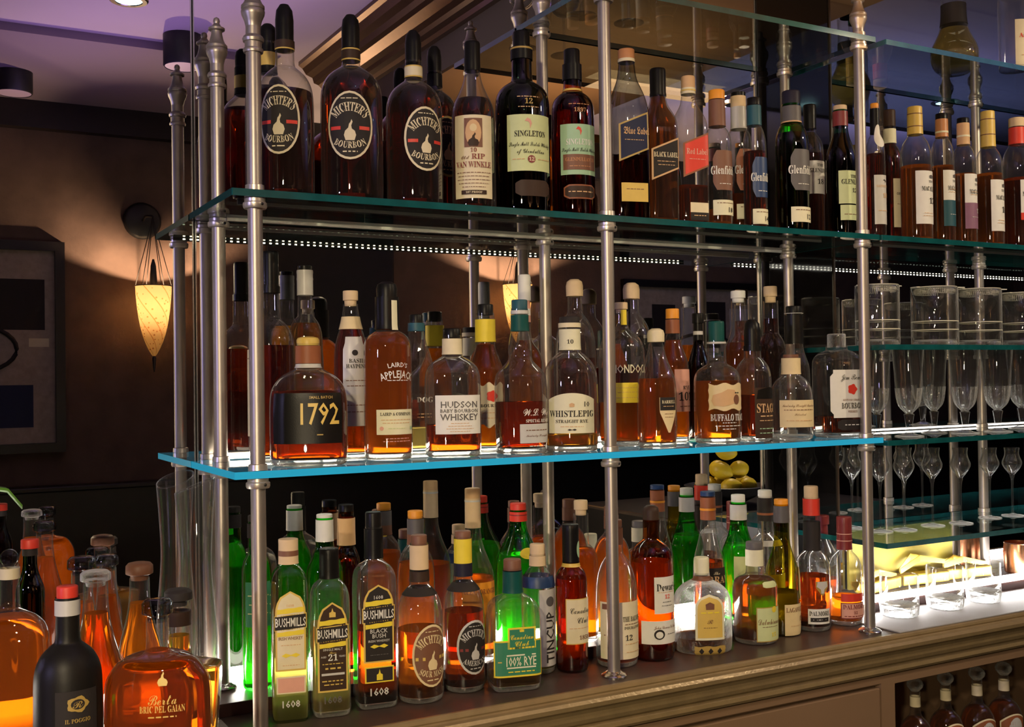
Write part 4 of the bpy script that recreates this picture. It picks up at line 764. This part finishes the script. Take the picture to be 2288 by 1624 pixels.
B('bright amber brandy bottle with black wax neck, white paper strip and white print', 866, -.20, 630, 108, M_, 'laird', 'clear', 'orange', 742, ('black', 668, 46, 'round'), [(640, 736, 'black', .003)], [(915, 971, 92, 'pale', 'rect', {'u': 8, 'txt': [('LAIRD & COMPANY', 925, 7, 'ink', 's', 74), ('', 938, 2.5, 'tan', '-', 70), ('', 945, 2.5, 'tan', '-', 64), ('disc', 957, 9, 'pink', '*1', 0, -34), ('disc', 957, 9, 'mint', '*.7', 0, 38), ('', 957, 2.5, 'lime', '-', 40)]}), (669, 736, 13, 'pale', 'rect', {'u': 10, 'off': .0042})],
  [("LAIRD'S", 815, 10, 'white', 'p', 50, 12, 95), ('APPLEJACK', 836, 16, 'white', 'p', 84, 12, 105), ('', 850, 3, 'white', '-', 50, 12), ('', 980, 3, 'pink', '-', 56, 10), ('', 986, 3, 'pink', '-', 66, 10)], rz=-10, name='brandy_bottle')
B('clear square bottle of pale spirit with white print, set back beside the black-waxed bottle', 932, -.105, 703, 66, M_, 'square', 'clear', 'pale', 955, ('black', 722, 30, 'flat'), [(722, 740, 'dteal')], (), [('DOG', 893, 12, 'white', 's', 44, 6), ('', 925, 3, 'tan', '-', 34, 4), ('', 932, 3, 'tan', '-', 34, 4)], rz=-4, dr=1, ex=5)
B('squat short-necked bottle with wide white label in thin grey capitals', 1012, -.215, 734, 124, M_, 'squat', 'clear', 'dark', 948, ('black', 754, 40, 'flat'), [(757, 792, 'cream', .0016)], [(883, 970, 108, 'white', 'rect', {'u': 6, 'txt': [('HUDSON', 904, 14, 'grey', 'p', 88), ('BABY BOURBON', 918, 8, 'grey', 'p', 88), ('WHISKEY', 932, 14, 'grey', 'p', 86), ('', 946, 2, 'tan', '-', 40), ('', 952, 2, 'tan', '-', 52), ('', 958, 2, 'tan', '-', 60), ('', 964, 2, 'tan', '-', 44)]})], rz=-16, dr=.85, ex=2.6)
B('bourbon bottle with tapered yellow neck label and a red rose on its cream label', 1086, -.125, 680, 84, M_, 'dome', 'clear', 'amber', 770, ('black', 704, 36, 'flat'), [(714, 764, 'yellow', .0022)], [(858, 952, 64, 'cream', 'wave', {'u': 0, 'txt': [('rose', 885, 24, 'red', '*1'), ('BOURBON', 906, 7, 'ink', 's', 54), ('', 922, 2.5, 'tan', '-', 44), ('', 934, 2.5, 'tan', '-', 48)]})], rz=-10)
B('amber bottle behind the green-capped one, white seal over its top', 1174, -.095, 614, 76, M_, 'tallneck', 'clear', 'amber', 760, ('white', 672, 28, 'flat'), [(672, 720, 'pink'), (690, 705, 'white', .0014)], rz=0)
B('clear bulging-necked bourbon bottle, dark green cap, white script over its low amber spirit', 1163, -.22, 670, 118, M_, 'wel', 'clear', 'red', 897, ('dteal', 694, 36, 'flat'), [(694, 702, 'silver'), (704, 740, 'teal')], [(948, 991, 88, 'silver', 'rect', {'u': 14, 'txt': [('', 962, 3, 'brown', '-', 60), ('Kentucky Straight', 974, 5, 'brown', 'i', 62)]})], [('W.L. Weller', 921, 17, 'white', 'i', 104, 30), ('SPECIAL RESERVE', 941, 7, 'white', 's', 80, 24), ('', 998, 3, 'white', '-', 50, 18)], rz=2, dr=.8, ex=2.5)
B('round-shouldered rye bottle with arched cream label and a cream-banded neck', 1275, -.225, 708, 124, M_, 'cabin', 'clear', 'gold', 970, ('ink', 724, 46, 'flat'), [(722, 732, 'cream', .0028), (736, 782, 'pale', .0014)], [(878, 968, 112, 'pale', 'dome', {'txt': [('WHISTLEPIG', 924, 14, 'ink', 's', 104), ('STRAIGHT RYE', 941, 7, 'ink', 's', 72), ('10', 903, 11, 'ink', 'p', 0, 34), ('', 953, 2.5, 'tan', '-', 50), ('barley', 960, 7, 'ink', '*1.6'), ('crown', 905, 10, 'tan', '*1')]}), (748, 776, 26, 'pale', 'oval', {'border': 'ink', 'bw': 3, 'txt': [('10', 762, 9, 'ink', 's')]})], rz=-30)
B('tall clear bottle with a domed tan cork, behind the cream-banded rye bottle', 1286, -.09, 624, 92, M_, 'cabin', 'clear', 'deep', 800, ('cork', 662, 38, 'round'), (), rz=0)
B('tall clear bottle with a domed tan cork, behind the yellow-labelled bottle past the second post', 1413, -.09, 632, 92, M_, 'cabin', 'clear', 'deep', 820, ('cork', 668, 37, 'round'), (), rz=0)
B('bottle with bright yellow label and yellow strip over its cork, behind the second post', 1390, -.165, 676, 104, M_, 'dome', 'clear', 'amber', 898, ('cork', 700, 30, 'cork'), (), [(855, 900, 92, 'yellow', 'rect', {'u': 6, 'txt': [('', 866, 2.5, 'gold', '-', 70), ('', 876, 2.5, 'gold', '-', 64), ('', 888, 2.5, 'gold', '-', 70)]}), (690, 724, 13, 'yellow', 'rect', {'u': 1})], [('MONDOCK', 824, 18, 'pale', 'p', 92, 6)], rz=-16)
B('teardrop-shaped bourbon bottle with shield label, pale domed stopper', 1468, -.265, 734, 88, M_, 'conic', 'clear', 'amber', 845, ('cream', 764, 38, 'round'), (), [(888, 967, 44, 'parch', 'shield', {'u': 12, 'txt': [('', 925, 2, 'brown', '-', 22), ('', 932, 2, 'brown', '-', 20)]}), (888, 917, 42, 'ink', 'rect', {'u': 12, 'txt': [('BARRELL', 898, 7, 'cream', 's', 34), ('', 908, 2.5, 'tan', '-', 28)]})], rz=-16)
B('amber bottle with orange cap and white number label, set back by the teardrop bottle', 1505, -.12, 690, 70, M_, 'slope', 'clear', 'orange', 760, ('orange', 712, 30, 'flat'), [(714, 745, 'rust')], [(825, 920, 52, 'pink', 'rect', {'u': 6, 'txt': [('RYE', 866, 8, 'ink', 's', 0, 4), ('101', 886, 18, 'ink', 's', 40, 2), ('', 908, 3, 'brown', '-', 30)]})], rz=0)
B('dark opaque bottle standing back between amber neighbours', 1562, -.10, 700, 56, M_, 'slope', 'black', 'deep', 760, ('black', 722, 26, 'flat'), [(722, 760, 'black'), (740, 748, 'silver', .0015)], rz=0)
B('bourbon bottle with torn cream label showing a bison, dark teal cap', 1603, -.225, 718, 104, M_, 'mich', 'clear', 'amber', 850, ('teal', 764, 36, 'flat'), [(764, 768, 'silver')], [(858, 916, 92, 'parch', 'wave', {'u': 6, 'txt': [('bison', 888, 36, 'tan', '*.95', 0, -6), ('disc', 893, 22, 'brown', '*.8', 0, 20), ('barley', 878, 6, 'ink', '*1.3', 0, 21)]})],
  [('BUFFALO TRACE', 933, 15, 'white', 's', 94, 12), ('', 945, 3, 'white', '-', 34, 8), ('', 952, 3, 'white', '-', 66, 8), ('', 959, 3, 'white', '-', 34, 8)], rz=-18)
B('clear bottle with a white cork above amber spirit, behind the bison label', 1652, -.095, 650, 70, M_, 'slope', 'clear', 'amber', 765, ('white', 676, 33, 'cork'), (), rz=0)
B('bourbon bottle with rounded black capsule and dark label of black flames', 1683, -.215, 714, 82, M_, 'mich', 'clear', 'dark', 882, ('black', 776, 36, 'round'), [(770, 784, 'black', .0016)], [(866, 980, 66, 'dkbrown', 'rect', {'u': 8, 'txt': [('flames', 878, 26, 'black', '*1.4'), ('STAGG', 912, 20, 'tan', 's', 58), ('', 930, 4, 'tan', '-', 42), ('', 940, 3, 'tan', '-', 46), ('', 958, 3, 'mint', '-', 46), ('', 968, 3, 'mint', '-', 46)]})], rz=-2)
B('brown-shouldered bottle with amber neck and natural cork, behind the parchment label', 1724, -.055, 640, 66, M_, 'cabin', 'clear', 'deep', 712, ('cork', 676, 30, 'cork'), (), rz=0)
B('clear bottle with long black capsule ringed in white, set back by the third post', 1776, -.155, 684, 68, M_, 'dome', 'clear', None, 0, ('black', 704, 34, 'flat'), [(704, 768, 'black', .0014), (692, 700, 'white', .0030)], rz=0)
B('nearly empty dome-shouldered bottle with parchment label in fine script', 1770, -.24, 792, 94, M_, 'pot', 'clear', 'pale', 975, ('brown', 800, 34, 'flat'), [(800, 836, 'parch', .0016)], [(894, 955, 92, 'parch', 'rect', {'txt': [('Kentucky Straight Bourbon', 906, 6, 'brown', 'i', 78), ('', 916, 2.5, 'brown', '-', 70), ('Selected', 926, 5, 'brown', 'i', 30), ('', 940, 3, 'tan', '-', 60)]})], rz=-20)
B('broad square-shouldered bourbon bottle with white label and red seal, by the third post', 1872, -.235, 746, 100, M_, 'squat', 'clear', 'dark', 930, ('glass', 776, 40, 'flat'), (), [(826, 934, 92, 'white', 'notch', {'u': 6, 'txt': [('Jim Beam', 842, 13, 'ink', 'i', 56, 6), ('rose', 870, 22, 'red', '*1', 0, 6), ('KENTUCKY STRAIGHT', 894, 4, 'brown', 's', 48, 6), ('BOURBON', 907, 13, 'ink', 's', 54, 6), ('WHISKEY', 920, 5, 'brown', 's', 24, 6)]}), (938, 962, 70, 'ink', 'oct', {'u': 10, 'txt': [('', 950, 4, 'silver', '-', 36)]})], rz=-14, dr=.8, ex=4)
# ---- back row on the lit step
B('tall green bottle with embossed sides behind the first post', 574, -.085, 1150, 66, S_, 'std', 'green', 'pale', 1240, ('ink', 1168, 36, 'flat'), [(1168, 1200, 'ink')], [(1300, 1400, 60, 'green', 'rect', {'txt': [('', 1330, 4, 'lime', '-', 46), ('', 1350, 4, 'lime', '-', 40), ('', 1370, 4, 'lime', '-', 46)]})], rz=-10)
B('bright green bottle with white capsule, behind the dark arched label', 727, -.095, 1148, 84, S_, 'std', 'green', 'pale', 1235, ('white', 1160, 36, 'flat'), [(1160, 1208, 'white')], rz=0)
B('dark brown bottle with tapered tan neck label, set back on the step', 775, -.05, 1126, 64, S_, 'dome', 'brown', 'deep', 1250, ('black', 1146, 34, 'flat'), [(1156, 1216, 'tan', .0024)], rz=0)
B('amber malt bottle with orange cap and grey capsule, back row behind the gold oval label', 930, -.085, 1140, 84, S_, 'std', 'clear', 'orange', 1255, ('orange', 1157, 34, 'flat'), [(1158, 1192, 'grey'), (1192, 1215, 'brown')], rz=0)
B('tall-necked malt bottle with tan cap and orange label, back row', 1058, -.105, 1090, 96, S_, 'slope', 'clear', 'orange', 1288, ('tan', 1112, 35, 'flat'), [(1112, 1178, 'cork'), (1116, 1120, 'silver', .0016)], [(1302, 1352, 86, 'orange', 'rect', {'txt': [('GLENMORANGIE', 1322, 11, 'rust', 's', 78)]}), (1352, 1440, 86, 'orange', 'rect')], rz=-6)
B('green bottle with red ringed cap, behind the green-labelled rye bottle', 1160, -.09, 1123, 104, S_, 'std', 'green', 'pale', 1235, ('red', 1142, 36, 'flat'), [(1142, 1163, 'red', .0014), (1148, 1150, 'maroon', .002)], [(1226, 1250, 40, 'yellow', 'oval', {'u': 0})], rz=0)
B('clear long-necked bottle of orange spirit with brown and cream cork, back row', 1300, -.09, 1117, 74, S_, 'cabin', 'clear', 'orange', 1224, ('cork', 1150, 31, 'cork'), (), rz=0)
B('round-shouldered red-orange bottle glowing behind the second post', 1368, -.09, 1130, 86, S_, 'dome', 'clear', 'orange', 1200, ('brown', 1150, 32, 'flat'), [(1150, 1180, 'brown')], rz=0)
B('clear bottle with blue-topped orange capsule and white script on dark glass', 1584, -.10, 1097, 70, S_, 'slope', 'clear', 'dark', 1252, ('blue', 1107, 33, 'flat'), [(1110, 1160, 'rust'), (1134, 1139, 'orange', .0018)], [(1270, 1340, 70, 'ink', 'rect', {'txt': [('The', 1281, 7, 'cream', 'i'), ('ARRAN', 1296, 16, 'tan', 's', 70)]})], rz=-10)
B('bright green bottle with white cap and capsule, back row near the squat cut-glass bottle', 1652, -.10, 1104, 80, S_, 'std', 'green', 'pale', 1215, ('white', 1124, 31, 'flat'), [(1126, 1160, 'silver')], [(1244, 1330, 80, 'lime', 'rect')], rz=0)
B('clear malt bottle with white cap and black capsule ringed red, back row', 1712, -.096, 1094, 80, S_, 'tallneck', 'clear', 'gold', 1300, ('white', 1111, 31, 'flat'), [(1111, 1162, 'ink'), (1144, 1149, 'rust', .0016)], [(1210, 1222, 60, 'white', 'rect'), (1285, 1360, 68, 'white', 'rect', {'txt': [('', 1320, 4, 'ink', '-', 50)]})], rz=0)
B('dark bottle with narrow amber panel, back row before the black upright panel', 1840, -.09, 1150, 66, S_, 'slope', 'clear', 'red', 1290, ('maroon', 1170, 30, 'flat'), [(1170, 1200, 'maroon')], rz=0)
# ---- front row on the counter
def bush(y0, y1, yb, face, ink, w, extra): return [(y0, y1, w, face, 'arch', {'border': 'gold', 'bw': 4, 'txt': extra}), (yb, yb+34, w*1.06, 'ink', 'rect', {'border': 'gold', 'bw': 2, 'shear': .06, 'txt': [('BUSHMILLS', yb+17, 19, 'white', 'p', w*.98)]}), (yb-14, yb-3, w*.9, 'yellow', 'wave', {'shear': .06}), (yb+37, yb+47, w*.9, 'yellow', 'wave', {'shear': .06})]
bq = dict(dr=.92, ex=6)
B('pale green rectangular whiskey bottle with cream arched label, first in the front row', 646, -.225, 1203, 82, 'C', 'square', 'aqua', 'pale', 1420, ('cork', 1212, 42, 'screw'), [(1210, 1258, 'cork'), (1228, 1240, 'brown', .0014)], bush(1320, 1498, 1372, 'cream', 'ink', 66, [('1608', 1352, 6, 'tan', 'p'), ('IRISH WHISKEY', 1425, 7, 'brown', 'p', 52), ('', 1440, 2.5, 'tan', '-', 42), ('barley', 1463, 16, 'yellow', '*1.4'), ('', 1485, 2.5, 'tan', '-', 36)])+[(1510, 1548, 62, 'pink', 'rect', {'border': 'cream', 'bw': 3, 'txt': [('tower', 1530, 24, 'pink', '*.7')]})], [('1608', 1572, 15, 'silver', 'p', 50)], rz=-13, **bq)
B('rectangular whiskey bottle with dark brown arched label and black capsule, second in the front row', 737, -.232, 1224, 84, 'C', 'square', 'clear', 'pale', 1390, ('black', 1250, 40, 'screw'), [(1226, 1290, 'black')], bush(1345, 1545, 1398, 'dkbrown', 'gold', 66, [('tower', 1368, 20, 'gold', '*1'), ('SINGLE MALT', 1450, 5, 'silver', 'p', 44), ('Rare', 1457, 5, 'gold', 'i', 30), ('21', 1468, 14, 'white', 's'), ('AGED', 1466, 4, 'silver', 'p', 12, -20), ('YEARS', 1466, 4, 'silver', 'p', 14, 20), ('', 1482, 3, 'gold', '-', 46), ('', 1492, 6, 'gold', '-', 34), ('box', 1505, 5, 'silver', '*10'), ('', 1520, 4, 'gold', '-', 48), ('', 1528, 4, 'gold', '-', 40)]), [('1608', 1563, 15, 'grey', 'p', 50)], rz=-11, **bq)
B('rectangular whiskey bottle with black and gold arched label, third in the front row', 836, -.226, 1143, 90, 'C', 'square', 'clear', 'dark', 1400, ('black', 1180, 36, 'flat'), [(1180, 1246, 'black', .002)], bush(1306, 1480, 1355, 'ink', 'gold', 68, [('1608', 1334, 8, 'silver', 'p'), ('BLACK', 1409, 9, 'silver', 'p', 44), ('BUSH', 1420, 9, 'silver', 'p', 38), ('IRISH WHISKEY', 1431, 5, 'silver', 'p', 48), ('barley', 1443, 15, 'yellow', '*1.5'), ('', 1462, 2.5, 'grey', '-', 40)])+[(1488, 1524, 64, 'ink', 'rect', {'border': 'yellow', 'bw': 3, 'txt': [('tower', 1506, 24, 'yellow', '*.8')]})], [('1608', 1545, 16, 'silver', 'p', 52)], rz=-9, **bq)
B('round whiskey bottle with tilted gold-rimmed brown oval label on amber spirit, front row', 938, -.235, 1194, 104, 'C', 'mich', 'clear', 'amber', 1402, ('brown', 1216, 36, 'flat'), [(1216, 1270, 'cork', .0006), (1274, 1297, 'dkbrown', .0012), (1310, 1326, 'ink', .0010)], [mich(1396, 1536, 'SOUR MASH', 'parch', 'brown', 'parch', u=8, acc='gold', w=92)], rz=-2)
B('round whiskey bottle with silver-rimmed dark oval label on reddish spirit, front row', 1036, -.218, 1185, 92, 'C', 'mich', 'clear', 'red', 1362, ('brown', 1202, 36, 'flat'), [(1202, 1258, 'yellow', .0006), (1256, 1285, 'grape', .0012), (1298, 1316, 'ink', .0010)], [mich(1386, 1508, 'AMERICAN', 'silver', 'ink', 'silver', u=6, acc='maroon', w=84)], rz=-2)
B('broad rectangular rye bottle with stepped green label and teal capsule, front row', 1147, -.262, 1248, 112, 'C', 'squat', 'clear', 'gold', 1500, ('brown', 1272, 40, 'flat'), [(1274, 1322, 'teal', .0016)], [(1432, 1515, 112, 'green', 'rect', {'border': 'yellow', 'bw': 4, 'txt': [('box', 1466, 3, 'pale', '*22', 0, 6), ('100% RYE', 1480, 20, 'pale', 'p', 68, 6), ('box', 1494, 3, 'pale', '*22', 0, 6), ('', 1503, 4, 'yellow', '-', 60, 6), ('', 1480, 4, 'gold', '-', 8, -42)]}), (1404, 1452, 64, 'green', 'rect', {'u': 8, 'border': 'yellow', 'bw': 4, 'txt': [('crown', 1411, 8, 'yellow', '*1.2'), ('Canadian', 1425, 12, 'yellow', 'i', 52), ('Club', 1440, 12, 'yellow', 'i', 32)]})], rz=-14, dr=.75, ex=6)
B('grey-labelled clear bottle with a blue shoulder band, tucked behind the green-labelled rye bottle', 1203, -.185, 1214, 76, 'C', 'std', 'clear', 'pale', 1480, ('cork', 1240, 34, 'flat'), [(1240, 1262, 'cork'), (1284, 1308, 'blue', .0016)], [(1318, 1490, 52, 'silver', 'rect', {'u': 6, 'txt': [('TINCUP', 1425, 22, 'ink', 'p^', 120), ('disc', 1345, 22, 'grey', '*1')]})], [('TINCUP', 1296, 10, 'white', 'p', 40, 6)], rz=4)
B('dark whisky bottle with black capsule and white script label, front row', 1277, -.215, 1170, 72, 'C', 'dome', 'brown', 'amber', 1290, ('black', 1186, 36, 'screw'), [(1172, 1254, 'black'), (1256, 1264, 'gold', .0014)], [(1338, 1440, 66, 'cream', 'rect', {'border': 'gold', 'bw': 2, 'txt': [('Canadian', 1364, 14, 'ink', 'i', 54, 4), ('Club', 1386, 14, 'ink', 'i', 32, 8), ('', 1404, 2.5, 'tan', '-', 50), ('1858', 1425, 9, 'brown', 's', 0, 10)]}), (1212, 1250, 16, 'mint', 'oval', {'u': 12})], rz=0)
B('whisky bottle with wide buff label wrapping round it, behind the second post, front row', 1377, -.222, 1160, 94, 'C', 'pot', 'clear', 'orange', 1468, ('brown', 1178, 30, 'flat'), [(1178, 1215, 'brown')], [(1346, 1474, 92, 'cream', 'rect', {'u': 14, 'txt': [('THE BALVENIE', 1384, 11, 'ink', 's', 60, 8), ('', 1396, 2.5, 'brown', '-', 50, 8), ('DOUBLEWOOD', 1404, 6, 'ink', 's', 54, 8), ('12', 1426, 12, 'ink', 's', 0, -8), ('', 1440, 2.5, 'tan', '-', 50, 8), ('', 1458, 2.5, 'tan', '-', 46, 8)]}), (1346, 1474, 26, 'cream', 'rect', {'u': -48, 'txt': [('box', 1356, 12, 'brown', '*1'), ('', 1420, 3, 'brown', '-', 4)]})], rz=-8)
B('large dark amber whisky bottle with two white labels and domed brown cap, front row', 1457, -.22, 1128, 96, 'C', 'dome', 'brown', 'amber', 1252, ('dkbrown', 1164, 36, 'round'), (), [(1290, 1372, 60, 'white', 'rect', {'u': 16, 'txt': [("Dewar's", 1313, 16, 'ink', 's', 54, 2), ('', 1324, 2, 'tan', '-', 44), ('12', 1334, 9, 'red', 's'), ('', 1346, 2, 'grey', '-', 24), ('', 1354, 2, 'grey', '-', 28)]}), (1388, 1440, 92, 'white', 'rect', {'u': 2, 'txt': [('John Dewar & Sons', 1402, 7, 'brown', 'i', 60, 12), ('disc', 1418, 22, 'ink', '*1.1', 0, -6), ('disc', 1419, 15, 'white', '*1.1', 0, -6), ('', 1418, 2, 'grey', '-', 26, 26)]})], rz=-14)
B('squat cut-glass whisky bottle with gold arched label and pale cork, front row', 1570, -.225, 1244, 130, 'C', 'pot', 'cut', 'amber', 1418, ('pale', 1282, 34, 'flat'), [(1284, 1294, 'brown')], [(1332, 1434, 66, 'gold', 'arch', {'u': 4, 'border': 'pale', 'bw': 5, 'txt': [('crown', 1358, 18, 'brown', '*1'), ('', 1372, 5, 'yellow', '-', 40), ('R', 1392, 10, 'brown', 'i'), ('', 1406, 2, 'brown', '-', 30)]}), (1448, 1470, 72, 'dgold', 'wave', {'u': 4, 'txt': [('diamond', 1459, 14, 'ink', '*1', 0, -20), ('diamond', 1459, 14, 'ink', '*1'), ('diamond', 1459, 14, 'ink', '*1', 0, 20)]})], rz=-24, dr=.8, ex=2.3)
B('amber malt bottle with pale yellow label and grey cap over a cream neck, front row', 1688, -.225, 1209, 100, 'C', 'dome', 'clear', 'amber', 1290, ('grey', 1226, 37, 'flat'), [(1226, 1262, 'pale', .0014)], [(1358, 1436, 66, 'lime', 'rect', {'u': 20, 'border': 'dgold', 'bw': 2, 'txt': [('Dalwhinnie', 1390, 14, 'brown', 'i', 58), ('disc', 1364, 14, 'yellow', '*1', 0, 10), ('', 1402, 2, 'brown', '-', 40), ('15', 1420, 9, 'yellow', 's', 0, 8)]}), (1302, 1315, 42, 'lime', 'oct', {'u': 24})], rz=-24, name='whiskey_bottle')
B('olive-yellow malt bottle with orange cap and buff label, between two amber bottles, front row', 1748, -.205, 1114, 76, 'C', 'slope', 'olive', 'pale', 1320, ('orange', 1129, 31, 'flat'), [(1129, 1166, 'grey')], [(1352, 1422, 62, 'parch', 'rect', {'u': 8, 'txt': [('LAGAVULIN', 1364, 10, 'brown', 's', 56), ('16', 1385, 11, 'rust', 's', 0, 16), ('', 1400, 2, 'tan', '-', 36)]}), (1270, 1346, 24, 'parch', 'oval', {'u': 28})], rz=-2)
B('malt bottle with red capsule, stag emblem and black-and-white label, front row', 1815, -.206, 1085, 78, 'C', 'slope', 'clear', 'red', 1284, ('cork', 1113, 31, 'flat'), [(1113, 1150, 'red'), (1164, 1228, 'ink', .0014)], [(1362, 1396, 52, 'white', 'rect', {'u': -4, 'txt': [('DALMORE', 1372, 10, 'ink', 's', 46), ('box', 1386, 9, 'ink', '*4.6'), ('', 1386, 3, 'silver', '-', 30)]}), (1300, 1332, 30, 'dgold', 'shield', {'u': 2, 'txt': [('stag', 1314, 26, 'silver', '*1')]})], rz=-16)
B('malt bottle with ribbed maroon capsule and pink label, last in front row by third post', 1889, -.205, 1153, 74, 'C', 'bulb', 'clear', 'orange', 1330, ('maroon', 1170, 30, 'screw'), [(1155, 1226, 'maroon'), (1190, 1192, 'pink', .0016), (1205, 1207, 'pink', .0016)], [(1328, 1346, 62, 'red', 'rect'), (1348, 1384, 64, 'pink', 'rect', {'border': 'maroon', 'bw': 2, 'txt': [('DALMORE', 1357, 10, 'maroon', 's', 54), ('12', 1370, 6, 'maroon', 's'), ('', 1378, 3, 'maroon', '-', 48)]}), (1300, 1322, 20, 'gold', 'shield', {'txt': [('stag', 1310, 18, 'dgold', '*1')]})], rz=-12)
# ---- decanters beyond the end post
L = dict(on='C', grp=GRP['L'], name='decanter', cat='decanter')
B('large amber decanter with grey glass stopper, cut by the picture edge', 22, -.52, 1226, 165, shape='cabin', glass='clear', liq='orange', fill=1376, cap=('dglass', 1266, 40, 'ball'), bands=[(1268, 1292, 'cream')], rz=-20, dr=.7, ex=3, **L)
B('slim black bottle with red cap at the back, among the decanters', 68, -.30, 1204, 62, 'C', 'slope', 'black', 'deep', 1260, ('red', 1224, 38, 'flat'), [(1224, 1240, 'ink')], grp=GRP['L'])
B('amber decanter with clear mushroom stopper, back row of the decanters', 184, -.27, 1242, 110, shape='conic', glass='clear', liq='orange', fill=1345, cap=('dglass', 1284, 62, 'stopper'), **L)
B('amber decanter with clear stopper, hard by the mirror behind the others', 240, -.055, 1238, 80, zb=.975, shape='conic', glass='clear', liq='orange', fill=1330, cap=('dglass', 1274, 52, 'stopper'), **L)
B('tapering amber decanter with frosted stopper, behind the matt black bottle', 215, -.46, 1273, 128, shape='conic', glass='clear', liq='orange', fill=1368, cap=('glass', 1308, 66, 'stopper'), **L)
B('matt black bottle with red cap and small gilt emblem, foremost on the counter', 152, -.672, 1308, 146, 'C', 'blk', 'matt', None, 0, ('red', 1340, 46, 'flat'), [(1338, 1372, 'silver')], [(1542, 1640, 92, 'ink', 'rect', {'u': 18, 'txt': [('rose', 1572, 34, 'dgold', '*1.3'), ('disc', 1572, 22, 'ink', '*1.3'), ('R', 1572, 16, 'dgold', 'i'), ('IL POGGIO', 1608, 9, 'dgold', 's', 52)]})], grp=GRP['L'], rz=-6)
B('amber decanter with dark flat-topped stopper, back row by the carafe', 313, -.20, 1255, 96, shape='conic', glass='clear', liq='amber', fill=1345, cap=('brown', 1295, 60, 'stopper'), **L)
B('flaring amber decanter with dark stopper and bright liquid line, beside the first post', 400, -.355, 1314, 184, shape='flare', glass='clear', liq='gold', fill=1418, cap=('ink', 1352, 62, 'stopper'), bands=[(1364, 1395, 'dkbrown')], rz=-24, dr=.55, ex=5, **L)
B('flat disc-shaped amber decanter with smoky round stopper and gilt script', 353, -.65, 1336, 236, shape='disc', glass='clear', liq='orange', fill=1450, cap=('dglass', 1388, 68, 'stopper'), texts=[('still', 1530, 30, 'gold', '*.8', 0, 18), ('Berta', 1576, 24, 'gold', 'i', 60, 18), ('BRIC DEL GAIAN', 1598, 15, 'gold', 's', 96, 18), ('', 1616, 5, 'gold', '-', 60, 18)], rz=-22, dr=.42, **L)
# ---- decanters in the open cabinet
for px, top, lab in [(2045, 1513, 'nearest the cabinet stile'), (2113, 1499, 'second from the cabinet stile'), (2183, 1488, 'third from the cabinet stile'), (2243, 1477, 'fourth from the cabinet stile')]:
    B('amber decanter with round glass stopper in the open cabinet bay, '+lab, px, -.24, top, 74, 'U', 'cabin', 'clear', 'amber', top+90, ('glass', top+30, 36, 'ball'), [(top+42, top+64, 'cream')], [(top+122, top+230, 72, 'rust', 'dome', {'border': 'cream', 'bw': 3}), (top+130, top+190, 36, 'silver', 'oval', {})], rz=-12, name='decanter', cat='decanter', pm=top+60, grp='stoppered decanters in the open cabinet')

import os
if os.environ.get('DBG'):
    for i, a in enumerate(LOG):
        for b in LOG[i+1:]:
            if abs(a[4]-b[4]) < .05:
                d = sqrt((a[1]-b[1])**2+(a[2]-b[2])**2)-a[3]-b[3]
                if d < -.002: print('OVER %.3f | %s | %s' % (d, a[0][:60], b[0][:60]))
    for a in LOG: print('POS %.3f %.3f r%.3f z%.3f h%.3f %s' % (a[1], a[2], a[3], a[4], a[5]-a[4], a[0][:50]))

if os.environ.get('DBG'):
    for o in SC.objects:
        if o.parent is None and o.get('label'):
            n = len(o['label'].split())
            if n > 16 or n < 4: print('LEN', n, o.name, o['label'])
            if os.environ['DBG'] == '2': print('LAB', o.name, '|', o['label'])
